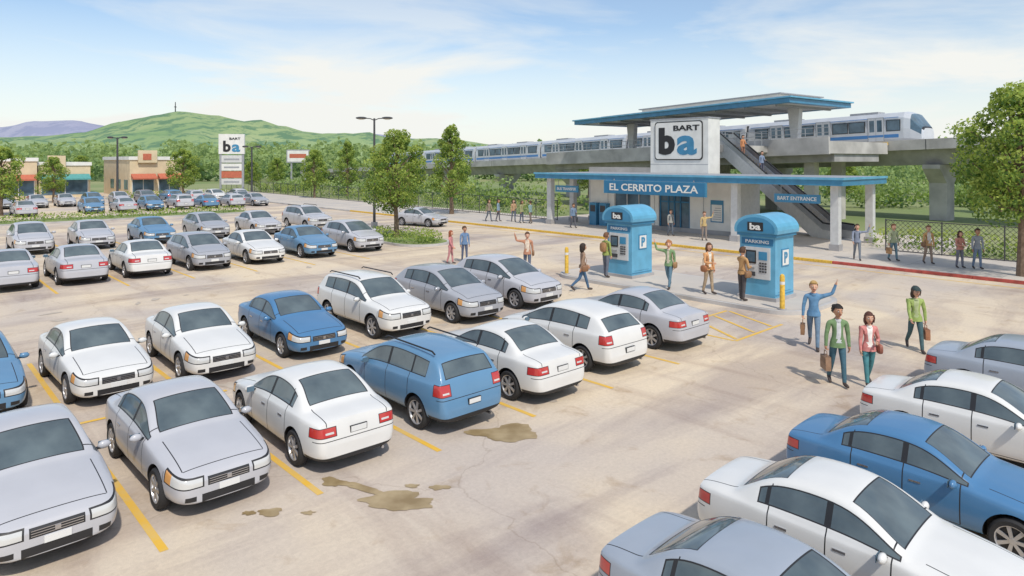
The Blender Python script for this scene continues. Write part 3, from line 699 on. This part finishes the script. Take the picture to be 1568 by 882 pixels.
for cx,cy,a0 in ((31.6,8.0,0),(27.8,8.0,90),(27.8,5.5,180),(31.6,5.5,270)):
    for k in range(7): a=math.radians(a0+k*15);pts.append((cx+.25*math.cos(a),cy+.25*math.sin(a)))
g.prism(pts,45.19,45.235,BLACK,'x');g.prism([((a-29.7)*.965+29.7,(b-6.75)*.95+6.75) for a,b in pts],45.17,45.185,WHITE,'x')
g.text('BART',2.3,.42,BLACK,faceM((45.16,28.95,7.72),'-x'),.03)
g.text('b',1.5,2.15,BLACK,faceM((45.16,30.7,6.72),'-x'),.05)
g.text('a',1.75,1.5,BLUE,faceM((45.16,28.9,6.38),'-x'),.032)
g.obj('transit_logo_sign')
g=MB();g.box(38.9,38.98,16.2,18.9,2.75,3.25,BLUE);g.text('BART ENTRANCE',2.3,.22,WHITE,faceM((38.892,17.55,3.0),'-x'));g.tube([(38.94,16.6,3.25),(38.94,16.6,3.86)],.02,GREY);g.tube([(38.94,18.5,3.25),(38.94,18.5,3.86)],.02,GREY);g.obj('entrance_sign')
g=MB();g.box(39.1,39.18,34.6,37,2.75,3.25,BLUE);g.text('BUS TRANSFER',2.0,.22,WHITE,faceM((39.092,35.8,3.0),'-x'));g.tube([(39.14,35,3.25),(39.14,35,3.86)],.02,GREY);g.tube([(39.14,36.7,3.25),(39.14,36.7,3.86)],.02,GREY);g.obj('bus_transfer_sign')
# escalator
g=MB();A=Vector((45.6,18.3,.14));B=Vector((49.5,28,6.45));hd=Vector((B.x-A.x,B.y-A.y,0));L=hd.length;hd/=L;Hh=B.z-A.z
M=Matrix.Identity(4)
for i,v in enumerate((hd,Vector((-hd.y,hd.x,0)),Vector((0,0,1)))):
    for k in range(3): M[k][i]=v[k]
M.translation=A
for s in (-1,1):
    ya=s*.62;lo,hi=min(ya,ya+s*.12),max(ya,ya+s*.12)
    g.prism([(-1.3,0),(-1.3,.5),(0,.55),(L,Hh+.5),(L+.6,Hh+.5),(L+.6,Hh-.7),(L-.2,Hh-.75),(.9,0)],lo,hi,LGREY,'y',M)
    g.prism([(-1.2,.5),(-1.25,.8),(-1.1,.92),(0,.97),(L,Hh+.92),(L+.6,Hh+.92),(L+.6,Hh+.5),(L,Hh+.5),(0,.55)],lo+.04,hi-.04,STEEL,'y',M)
    g.tube([M@Vector(p) for p in ((-1.25,ya+s*.06,.5),(-1.36,ya+s*.06,.75),(-1.2,ya+s*.06,.95),(0,ya+s*.06,1.0),(L,ya+s*.06,Hh+.96),(L+.6,ya+s*.06,Hh+.96))],.06,BLACK,8)
n=30
for i in range(n):
    u0=L*i/n;g.box(u0,u0+L/n+.05,-.6,.6,Hh*(i+1)/n-.3,Hh*(i+1)/n,DARK,M); g.box(u0-.004,u0+.03,-.6,.6,Hh*(i+1)/n+.001,Hh*(i+1)/n+.008,YEL,M)
g.box(-1.3,0,-.6,.6,0,.03,STEEL,M);g.obj('escalator')

# guideway
g=MB();s0,s1=-34,150
g.box(s0,s1,-4.6,1.4,-.75,-.35,CONC,TR);g.box(s0,s1,1.2,1.5,-.8,.08,CONC,TR);g.box(s0,s1,-4.9,-4.603,-.8,.3,CONC,TR)
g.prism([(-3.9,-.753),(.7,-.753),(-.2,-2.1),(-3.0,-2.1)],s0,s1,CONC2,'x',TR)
for s in range(-18,150,16): g.box(s-.03,s+.03,1.503,1.51,-.8,.06,DARK,TR)
for s in (-18,-2,14,30,46,62,78,94,110,126,142):
    p=TR@Vector((s,-1.6,-2.1))
    Mp=Matrix.Translation((p.x,p.y,0))@Matrix.Rotation(math.atan2(.9943,.1063)-math.pi/2,4,'Z')
    g.prism([(-.75,0),(.75,0),(.8,p.z-1.6),(2.2,p.z-.35),(2.2,p.z),(-2.2,p.z),(-2.2,p.z-.35),(-.8,p.z-1.6)],-.7,.7,CONC,'y',Mp)
for yy in (-2.3,-.8): g.box(s0,s1,yy-.05,yy+.05,-.35,-.2,STEEL,TR)
g.obj('elevated_guideway',bevel=.02)
# train
TS=mat('train_aluminium',(.66,.68,.71),.35,metal=.2,var=.05,scale=1);TB=mat('train_blue_stripe',(.08,.25,.55),.4)
g=MB()
def sec(s,w,z0,z1,yc=-1.5):
    h=z1-z0; P=[(-w*.9,z0),(-w,z0+.12*h),(-w*1.0,z0+.45*h),(-w*.94,z0+.8*h),(-w*.75,z1-.03*h),(-w*.3,z1),(w*.3,z1),(w*.75,z1-.03*h),(w*.94,z0+.8*h),(w,z0+.45*h),(w,z0+.12*h),(w*.9,z0)]
    return [(s,yc+y,z) for y,z in P]
def loft(secs,mf):
    n=len(secs[0]);vs=[p for q in secs for p in q]
    for i in range(len(secs)-1):
        for k in range(n):
            g.add([vs[i*n+k],vs[i*n+(k+1)%n],vs[(i+1)*n+(k+1)%n],vs[(i+1)*n+k]],[(0,1,2,3)],mf(i,k),TR)
    for q in (secs[0],secs[-1]): g.add(q,[tuple(range(n))],mf(-1,0),TR)
c0=-1.1
for ci in range(6):
    a=c0+ci*17.6;b=a+17.2
    if ci==0:
        loft([sec(a,1.05,.15,1.15),sec(a+.12,1.25,.0,1.3),sec(a+.95,1.42,-.02,2.5),sec(a+1.5,1.5,-.02,2.72),sec(b,1.5,-.02,2.75)],lambda i,k:(GLASSD if (i==1 and 2<=k<=8) else (BLACK if (i in(0,) and 3<=k<=7) else TS)))
        g.box(a+.02,a+.14,-2.5,-2.1,.75,.95,LAMP,TR);g.box(a+.02,a+.14,-.9,-.5,.75,.95,LAMP,TR)
    else: loft([sec(a,1.5,-.02,2.75),sec(b,1.5,-.02,2.75)],lambda i,k:TS)
    for s in (1,-1):
        yo=-1.5+s*1.5
        def pl(u0,u1,z0,z1,m,t=.02): 
            g.box(u0,u1,min(yo-.05*s,yo+s*t),max(yo-.05*s,yo+s*t),z0,z1,m,TR)
        st=a+(1.9 if ci==0 else .3)
        pl(st,b-.3,.42,.72,TB,.012); pl(st,b-.3,.0,.1,GREY,.012); pl(st,b-.3,2.2,2.26,TB,.012)
        for d in [a+3.2,a+8.2,a+13.2]:
            pl(d-.05,d+1.4,.12,2.3,GREY,.016);pl(d,d+.66,.14,2.25,TS,.024);pl(d+.69,d+1.35,.14,2.25,TS,.024)
            pl(d+.12,d+.55,1.0,2.05,GLASSD,.03);pl(d+.8,d+1.23,1.0,2.05,GLASSD,.03);pl(d,d+1.35,.5,.7,TB,.028)
        wins=[(a+4.9,a+6.3),(a+6.5,a+7.9),(a+9.9,a+11.3),(a+11.5,a+12.9),(a+14.9,a+16.3)]+([(a+1.8,a+2.9)] if ci==0 else [(a+.7,a+2.7)])
        for u0,u1 in wins: pl(u0-.06,u1+.06,1.0,2.02,BLACK,.012);pl(u0,u1,1.06,1.96,GLASSD,.02)
    g.box(b,b+.4,-2.6,-.4,.1,2.5,DARK,TR)
    for q in (a+4,a+12): g.box(q,q+2.6,-2.2,-.8,2.70,2.9,GREY,TR)
    for q in (a+2.5,b-3):
        for dd in (-.8,.8):
            for yy in (-2.3,-.8): g.tube([TR@Vector((q+dd,yy-.08,.1)),TR@Vector((q+dd,yy+.08,.1))],.3,DARK,14)
g.obj('commuter_train')

# ------------------------------------------------------------------ kiosks
def kiosk(x,y):
    g=MB()
    g.box(-.8,.8,-.75,.75,0,.12,CONC2);g.box(-.72,.72,-.68,.68,.12,2.3,LBLUE)
    g.box(-.8,.8,-.76,.76,2.3,2.42,BLUE)
    arc=[(-.82,2.42),(-.84,2.55)]+[(-.84*math.cos(a),2.55+.55*math.sin(a)) for a in [math.pi*k/14 for k in range(1,14)]]+[(.84,2.55),(.82,2.42)]
    g.prism(arc,-.86,.86,LBLUE,'x')
    arc2=[(p*.86,2.44+(q-2.42)*.82) for p,q in arc];g.prism(arc2,-.875,-.862,BLUE,'x')
    g.box(-.885,-.877,-.3,.3,2.5,2.82,BLACK);g.text('ba',.42,.24,WHITE,faceM((-.889,0,2.66),'-x'),.03)
    g.box(-.735,-.722,-.6,.6,1.98,2.22,DBLUE);g.text('PARKING',.9,.12,WHITE,faceM((-.738,0,2.1),'-x'))
    g.box(-.77,-.722,-.5,.5,.75,1.9,LGREY)
    g.box(-.785,-.772,.02,.42,1.3,1.78,BLACK);g.box(-.79,-.787,.06,.38,1.36,1.72,GLASSD)
    g.box(-.785,-.772,-.4,-.08,1.45,1.75,BLUE)
    for r in range(4):
        for c in range(3): g.box(-.79,-.772,-.38+c*.1,-.31+c*.1,1.0+r*.1,1.06+r*.1,DARK)
    g.box(-.80,-.772,.05,.4,.85,1.0,DARK);g.box(-.79,-.772,.08,.38,1.1,1.16,STEEL)
    for s in (-1,1): g.box(-.70,.70,s*.69-.006,s*.69+.006,.2,.23,BLUE)
    g.box(-.25,.33,-.70,-.682,1.2,1.85,BLUE);g.box(-.2,.28,-.71,-.702,1.25,1.8,WHITE);g.text('P',.26,.4,BLUE,faceM((.04,-.713,1.53),'-y'),.04)
    g.box(-.5,.5,-.69,-.683,.3,.305,DBLUE)
    g.obj('parking_payment_kiosk',(x,y,.146),bevel=.02)
kiosk(24.1,12.0);kiosk(24.2,18.4)
def bollard(x,y):
    g=MB();g.tube([(0,0,0),(0,0,1.1),(0,0,1.17),(0,0,1.2)],[.085,.085,.065,.02],YEL,14);g.tube([(0,0,0),(0,0,.03)],.15,CONC2,14);g.tube([(0,0,.85),(0,0,.95)],.088,WHITE,14);g.obj('bollard',(x,y,.146),smooth=True)
bollard(22.4,10.6);bollard(22.4,20.5)

# ------------------------------------------------------------------ people
mc={}
def cm(c,r=.8):
    k=(c,r)
    if k not in mc: mc[k]=mat('cloth' if r>.6 else 'skin',tuple(min(.85,q*1.15) for q in c),r,var=.15,scale=9)
    return mc[k]
SK=[(.58,.33,.22),(.42,.22,.13),(.62,.38,.27)]
SHOE=(.06,.045,.04)
ARM={'down':((.04,.14,-1),(.14,.04,-1)),'fwd':((.38,.10,-1),(.62,.0,-.8)),'back':((-.38,.12,-1),(-.18,.08,-1)),'wave':((.12,.80,.10),(.05,.28,1)),'high':((.08,.85,.35),(.05,.35,1)),
     'reach':((.75,.05,-.75),(1,-.05,.12)),'hold':((.12,.2,-1),(.9,-.45,-.05)),'bag':((.02,.22,-1),(.05,.06,-1))}
def person(x,y,z,yaw,h=1.72,top=(.3,.2,.1),pants=(.08,.11,.18),hair=(.06,.035,.02),style='short',arms=('down','down'),stride=0.,inner=None,bag=None,skin=0,pack=None,cap=None,headyaw=0,female=False,lv=1):
    k=h/1.75; skc=SK[skin]
    V=[];E=[];Rr=[];seg=[]
    def v(p,r): V.append(Vector(p));Rr.append(r);return len(V)-1
    def e(a,b,l): E.append((a,b));seg.append((a,b,l))
    sw=.165 if female else .185
    pel=v((0,0,.95),.125 if not female else .13);wa=v((0,0,1.09),.122 if not female else .102);ch=v((0,0,1.27),.138 if not female else .12);up=v((0,0,1.39),.10);nk=v((.0,0,1.475),.056);nt_=v((.012,0,1.56),.052)
    e(pel,wa,'top');e(wa,ch,'top');e(ch,up,'top');e(up,nk,'top');e(nk,nt_,'skin')
    hands=[]
    for i,s in enumerate((1,-1)):
        ua,fa=ARM[arms[i]];ua=Vector((ua[0],ua[1]*s,ua[2])).normalized();fa=Vector((fa[0],fa[1]*s,fa[2])).normalized()
        sh=Vector((0,s*sw,1.405));el=sh+ua*.285;wr_=el+fa*.245
        a=v(sh,.067);b=v(sh+ua*.14,.056);c=v(el,.048);d=v(el+fa*.12,.045);w=v(wr_,.033);p1=v(wr_+fa*.045,.034);p2=v(wr_+fa*.085,.027)
        e(up,a,'top');e(a,b,'top');e(b,c,'top');e(c,d,'top');e(d,w,'top');e(w,p1,'skin');e(p1,p2,'skin')
        hands.append((wr_,fa,s,i))
        ang=stride*(s)*.42
        hp=Vector((0,s*.088,.90)); td=Vector((math.sin(ang),s*.02,-math.cos(ang)));kn=hp+td*.42
        bend=(.12 if ang>0 else .55)*abs(stride); sa=ang-bend
        sd=Vector((math.sin(sa),0,-math.cos(sa)));an=kn+sd*.40
        a=v(hp,.095);b=v(hp+td*.2,.082);c=v(kn,.062);d=v(kn+sd*.15,.060);q=v(an,.048)
        e(pel,a,'pants');e(a,b,'pants');e(b,c,'pants');e(c,d,'pants');e(d,q,'pants')
        fp=sa if ang<0 else 0
        fd=Vector((math.cos(fp*.9),s*.12,math.sin(fp*.9))).normalized()
        f0=v(an+Vector((0,0,-.045)),.046);f1=v(an+Vector((0,0,-.055))+fd*.10,.042);f2=v(an+Vector((0,0,-.062))+fd*.18,.032)
        e(q,f0,'shoe');e(f0,f1,'shoe');e(f1,f2,'shoe')
    me=bpy.data.meshes.new('p');me.from_pydata([tuple(p) for p in V],E,[])
    ob=bpy.data.objects.new('p',me);COL.objects.link(ob)
    sm=ob.modifiers.new('s','SKIN');sm.use_smooth_shade=True
    for i,r in enumerate(Rr): me.skin_vertices[0].data[i].radius=(r,r)
    me.skin_vertices[0].data[0].use_root=True
    ss=ob.modifiers.new('u','SUBSURF');ss.levels=lv;ss.render_levels=lv
    bpy.context.view_layer.update()
    m2=bpy.data.meshes.new_from_object(ob.evaluated_get(bpy.context.evaluated_depsgraph_get()))
    bpy.data.objects.remove(ob)
    g=MB();mt={'top':cm(top),'skin':cm(skc,.55),'pants':cm(pants),'shoe':cm(SHOE,.7),'inner':cm(inner) if inner else None}
    for q in ('top','skin','pants','shoe'): g.mi(mt[q])
    if inner: g.mi(mt['inner'])
    co=[]
    for vv in m2.vertices:
        p=vv.co.copy()
        if abs(p.y)<.24 and .95<p.z<1.5: p.x*=.84
        co.append(p)
    g.v=[tuple(p) for p in co]
    for pl in m2.polygons:
        c=sum((m2.vertices[i].co for i in pl.vertices),Vector())/len(pl.vertices)
        best=9;lab='top'
        for a,b,l in seg:
            A,B=V[a],V[b];d=B-A;t=max(0,min(1,(c-A).dot(d)/d.length_squared));dd=(c-(A+d*t)).length-(Rr[a]*(1-t)+Rr[b]*t)
            if dd<best: best=dd;lab=l
        if lab=='pants' and c.z>(.86 if inner else .90): lab='top'
        if lab=='top' and c.z<.84 and abs(c.y)<.16: lab='pants'
        if inner and lab=='top' and pl.normal.x>.45 and abs(c.y)<.055 and c.z>.9: lab='inner'
        g.f.append(tuple(pl.vertices));g.m.append(g.mi(mt[lab]))
    bpy.data.meshes.remove(m2)
    zz=.90 if not inner else .86
    g.tube([(0,0,zz+.10),(0,0,zz-.01)],[.150,.165],mt['top'],18,caps=False,M=Matrix.Diagonal((.86,1.08,1,1)))
    skm=mt['skin']
    for wr_,fa,s,i in hands:
        n=Vector((0,-s,0));n=(n-fa*n.dot(fa)); n=n.normalized() if n.length>.1 else Vector((1,0,0))
        sd=fa.cross(n).normalized(); fwd=sd if sd.x>=0 else -sd
        grip=bag and bag[0]==i and bag[0]!='sh'
        curl=.95 if grip else (.12 if arms[i] in('wave','high') else .32)
        g.tube([wr_-fa*.02,wr_+fa*.012],[.038,.036],mt['top'],10)
        for q,(o,l) in enumerate(((.027,.072),(.009,.082),(-.009,.076),(-.026,.060))):
            p=wr_+fa*.085+fwd*o;pts=[wr_+fa*.06+fwd*o*.8,p];d=(fa+fwd*o*(5 if curl<.2 else 1)).normalized();nn=n.copy()
            for j in range(3):
                d2=(d*math.cos(curl)+nn*math.sin(curl)).normalized(); nn=(nn*math.cos(curl)-d*math.sin(curl)).normalized(); d=d2
                p=p+d*l*(.42,.32,.26)[j];pts.append(p)
            g.tube(pts,[.010,.0105,.0095,.0085,.006],skm,6)
        b0=wr_+fa*.03+fwd*.022;g.tube([b0,b0+(fa*.6+fwd*.8)*.035,b0+(fa*.6+fwd*.8)*.035+(fa*.9+fwd*.3+n*.3).normalized()*.035],[.013,.0115,.007],skm,6)
        if grip:
            c=wr_+fa*.12; bc=cm(bag[1],.6)
            w_,hh,t_=bag[2];zt=c.z-.12
            g.tube([(c.x-w_*.28,c.y,zt),(c.x-w_*.22,c.y,c.z-.01),(c.x+w_*.22,c.y,c.z-.01),(c.x+w_*.28,c.y,zt)],.010,bc,6)
            g.prism([(c.x-w_*.5,zt-hh),(c.x+w_*.5,zt-hh),(c.x+w_*.52,zt-hh*.5),(c.x+w_*.44,zt),(c.x-w_*.44,zt),(c.x-w_*.52,zt-hh*.5)],c.y-t_/2,c.y+t_/2,bc,'y')
            g.prism([(c.x-w_*.42,zt-hh*.45),(c.x+w_*.42,zt-hh*.45),(c.x+w_*.42,zt+.004),(c.x-w_*.42,zt+.004)],c.y-t_/2-.008,c.y+t_/2+.008,cm(tuple(q*.7 for q in bag[1]),.6),'y')
    if pack:
        pc=cm(pack,.7)
        g.sphere((-.17,0,1.22),(.10,.145,.2),pc,12,8,fn=lambda u:Vector([math.copysign(abs(q)**.6,q) for q in u]))
        for s in (1,-1): g.tube([(-.1,s*.1,1.38),(0,s*.11,1.455),(.105,s*.10,1.34),(.09,s*.11,1.15),(-.06,s*.12,1.06)],.017,pc,6)
    if bag and bag[0]=='sh':
        bc=cm(bag[1],.6);s=-1 if len(bag)<4 else bag[3]
        g.tube([(0,s*.10,1.47),(.10,s*.17,1.2),(.03,s*.24,.98)],.011,bc,6);g.tube([(0,s*.10,1.47),(-.11,s*.17,1.2),(-.03,s*.24,.98)],.011,bc,6)
        g.sphere((.01,s*.25,.90),(.14,.06,.12),bc,12,8,fn=lambda u:Vector([math.copysign(abs(q)**.6,q) for q in u]))
    g.tube([(0,0,1.44),(0.004,0,1.485)],[.085,.068],mt['inner'] or mt['top'],12,caps=False)
    HM=Matrix.Translation((.02,0,1.66))@Matrix.Rotation(headyaw,4,'Z')@Matrix.Scale(1.2,4)
    def hf(u):
        u=u.copy()
        if u.z<0: f=1-.34*abs(u.z)**1.6; u.y*=f; u.x*=(1-.12*abs(u.z)) if u.x>0 else (1-.45*abs(u.z))
        return u
    g.sphere((0,0,0),(.098,.078,.118),skm,20,14,HM,hf)
    g.tube([(.088,0,.02),(.103,0,-.008),(.112,0,-.022),(.094,0,-.032)],[.008,.011,.014,.010],skm,8,M=HM)
    EW=cm((.8,.8,.78),.5);EB=cm((.03,.02,.015),.5);MO=cm((.36,.10,.08),.5);hc=cm(hair)
    for s in (1,-1):
        g.sphere((.083,s*.031,.006),(.012,.015,.010),EW,10,6,HM);g.sphere((.092,s*.031,.006),(.006,.0075,.008),EB,8,6,HM)
        g.tube([(.091,s*.015,.027),(.089,s*.033,.033),(.079,s*.048,.026)],.0045,hc,5,M=HM)
        g.sphere((0,s*.078,-.005),(.018,.010,.028),skm,8,6,HM)
    g.tube([(.083,-.026,-.053),(.092,-.012,-.060),(.094,0,-.062),(.092,.012,-.060),(.083,.026,-.053)],[.004,.007,.008,.007,.004],MO,6,M=HM)
    def keep(u): 
        return u.z>.46 or (u.x<.12 and u.z>-.45) or (u.x<.38 and u.z>.2)
    def hn(u):
        q=1+.07*noise.noise(u*4+Vector((x,y,0))); return Vector((u.x*q-.07,u.y*q,u.z*q+.03))
    g.sphere((0,0,.012),(.112,.092,.124),hc,20,14,HM,hn,keep)
    if style=='short': g.sphere((.045,0,.100),(.055,.068,.030),hc,12,6,HM)
    if style in('long','bob'):
        ln_=.20 if style=='long' else .12
        g.sphere((-.045,0,-.06 if style=='bob' else -.10),(.07,.098,ln_),hc,16,10,HM,lambda u:u*(1+.12*noise.noise(u*3+Vector((x,0,0)))))
        for s in (1,-1): g.tube([(.02,s*.078,.07),(.02,s*.09,0),(.01,s*.09,-.09)],[.02,.024,.012],hc,8,M=HM)
    if style=='curly':
        for q in range(26):
            a=rnd.uniform(0,6.28);zz=rnd.uniform(-.3,1);rr=math.sqrt(max(0,1-zz*zz));px=rr*math.cos(a)
            if px>.35 and zz<.6: continue
            g.sphere((px*.10-.02,rr*math.sin(a)*.085,zz*.11+.02),rnd.uniform(.024,.034),hc,7,5,HM)
    if cap:
        cc=cm(cap);g.sphere((-.005,0,.035),(.112,.095,.105),cc,16,10,HM,keep=lambda u:u.z>.05)
        g.sphere((.10,0,.045),(.075,.075,.012),cc,14,6,HM)
    mn=min(p[2] for p in g.v)
    o=g.obj('person',(x,y,z-mn*k),math.radians(yaw),smooth=True,fix=True);o.scale=(k,k,k)
    return o
CAMY=-133
BR=(.22,.12,.06)
P=person
P(18.9,8.05,.01,CAMY-25,1.82,top=(.10,.22,.36),pants=(.13,.2,.28),hair=(.42,.27,.10),arms=('high','bag'),stride=.8,bag=(1,BR,(.34,.26,.1)),headyaw=.2,lv=2)
P(16.2,6.35,.01,CAMY-6,1.78,top=(.14,.22,.10),pants=(.05,.12,.16),hair=(.015,.012,.01),style='curly',inner=(.5,.5,.5),arms=('down','bag'),stride=.5,bag=(1,(.25,.15,.09),(.36,.3,.12)),skin=1,headyaw=.15,lv=2)
P(16.7,5.85,.01,CAMY-4,1.62,top=(.52,.2,.18),pants=(.06,.2,.22),hair=(.08,.03,.02),style='bob',arms=('hold','down'),inner=(.75,.7,.65),stride=-.5,bag=('sh',(.25,.09,.06),0,1),headyaw=-.1,female=True,lv=2)
P(20.7,6.05,.01,CAMY-14,1.72,top=(.27,.35,.10),pants=(.05,.1,.11),hair=(.05,.03,.02),style='bob',cap=(.03,.05,.05),inner=(.35,.4,.2),arms=('bag','fwd'),stride=.8,bag=(0,(.28,.12,.06),(.36,.28,.12)),female=True,headyaw=.2,lv=2)
z2=.15
P(22.75,12.25,z2,-15,1.85,top=(.42,.24,.1),pants=(.07,.06,.06),hair=(.07,.035,.02),arms=('reach','hold'),stride=.1,bag=('sh',BR),headyaw=.2,lv=2)
P(22.9,13.7,z2,CAMY+30,1.85,top=(.55,.28,.12),pants=(.35,.26,.17),hair=(.10,.045,.02),style='bob',arms=('down','hold'),inner=(.7,.65,.55),stride=.3,bag=('sh',(.3,.12,.05)),female=True,headyaw=-.3,lv=2)
P(22.8,15.4,z2,CAMY-35,1.85,top=(.16,.26,.12),pants=(.10,.18,.24),hair=(.35,.14,.05),style='curly',arms=('down','wave'),inner=(.5,.45,.35),stride=.7,bag=('sh',(.3,.17,.08),0,1),headyaw=.3,lv=2)
P(20.5,17.9,.01,-30,1.85,top=(.28,.18,.12),pants=(.05,.11,.2),hair=(.03,.02,.015),style='bob',arms=('fwd','back'),stride=.9,bag=('sh',(.2,.1,.05)),female=True,skin=1,lv=2)
P(22.95,18.7,z2,-5,1.85,top=(.25,.3,.08),pants=(.12,.13,.16),hair=(.13,.06,.03),arms=('reach','down'),stride=.15,pack=(.3,.16,.07),lv=2)
P(21.6,22.2,.01,CAMY,1.85,top=(.42,.2,.12),pants=(.10,.12,.17),hair=(.1,.05,.03),arms=('down','wave'),stride=.5,inner=(.6,.5,.4),bag=('sh',BR,0,1))
P(20.9,27,.01,-60,1.6,top=(.5,.2,.2),pants=(.45,.2,.2),hair=(.25,.07,.03),style='long',arms=('down','fwd'),stride=.3,female=True)
P(21.8,27,.01,-110,1.75,top=(.12,.2,.33),pants=(.08,.1,.16),hair=(.08,.04,.02),style='curly',arms=('down','down'),stride=.2,skin=1)
z3=.145
P(38.1,23.1,z3,CAMY,1.75,top=(.45,.33,.15),pants=(.25,.2,.17),hair=(.12,.06,.03),arms=('wave','down'),stride=.2)
P(38.7,26,z3,CAMY+20,1.7,top=(.3,.3,.28),pants=(.1,.12,.15),hair=(.08,.05,.03),arms=('down','down'),stride=.4,pack=(.12,.15,.2))
P(38,34.1,z3,-100,1.75,top=(.15,.22,.32),pants=(.1,.1,.12),arms=('hold','down'),stride=.4,skin=1)
for i,(x,y,w,t,p) in enumerate([(37,42.6,-90,(.25,.2,.15),(.1,.12,.15)),(37.5,42.0,-60,(.2,.28,.35),(.08,.08,.1)),(38.3,41,-120,(.4,.25,.15),(.12,.14,.18)),(38.2,38.9,90,(.2,.3,.3),(.15,.12,.1)),(37.9,39.6,-80,(.3,.3,.15),(.08,.1,.14))]):
    P(x,y,z3,w,1.75,top=t,pants=p,arms=(('fwd','back'),('down','bag'),('hold','down'),('back','fwd'),('wave','down'))[i],stride=(.6,.3,.5,-.5,.2)[i],female=i%2==0,style='bob' if i%2==0 else 'short',skin=i%3)
P(36.4,13.3,z3,CAMY-20,1.78,top=(.2,.23,.3),pants=(.15,.17,.2),arms=('wave','fwd'),stride=.7,pack=(.1,.12,.15))
P(37.3,11.9,z3,CAMY+10,1.78,top=(.3,.33,.2),pants=(.12,.2,.24),hair=(.15,.07,.03),arms=('down','bag'),stride=.4,bag=(1,(.4,.22,.1),(.3,.3,.1)))
P(37.5,10.4,z3,CAMY,1.8,top=(.5,.28,.12),pants=(.28,.2,.15),hair=(.2,.1,.05),arms=('down','down'),stride=.4,inner=(.6,.55,.5),bag=('sh',BR))
P(37.2,9.0,z3,CAMY+5,1.66,top=(.45,.2,.15),pants=(.15,.15,.18),hair=(.07,.03,.02),style='long',arms=('hold','hold'),stride=.2,female=True)
P(37.4,8.35,z3,CAMY-5,1.8,top=(.25,.27,.3),pants=(.15,.2,.28),arms=('down','down'),stride=.3,skin=1)
for f,t,ph in ((.83,(.5,.22,.1),(.3,.15,.1)),(.60,(.2,.25,.35),(.1,.1,.14))):
    i=int(f*30); pe=A+Vector((hd.x*L*(i+.5)/30,hd.y*L*(i+.5)/30,0)); P(pe.x,pe.y,.14+Hh*(i+1)/30+.01,-110,1.68,top=t,pants=ph,arms=('hold','down'),stride=.1)
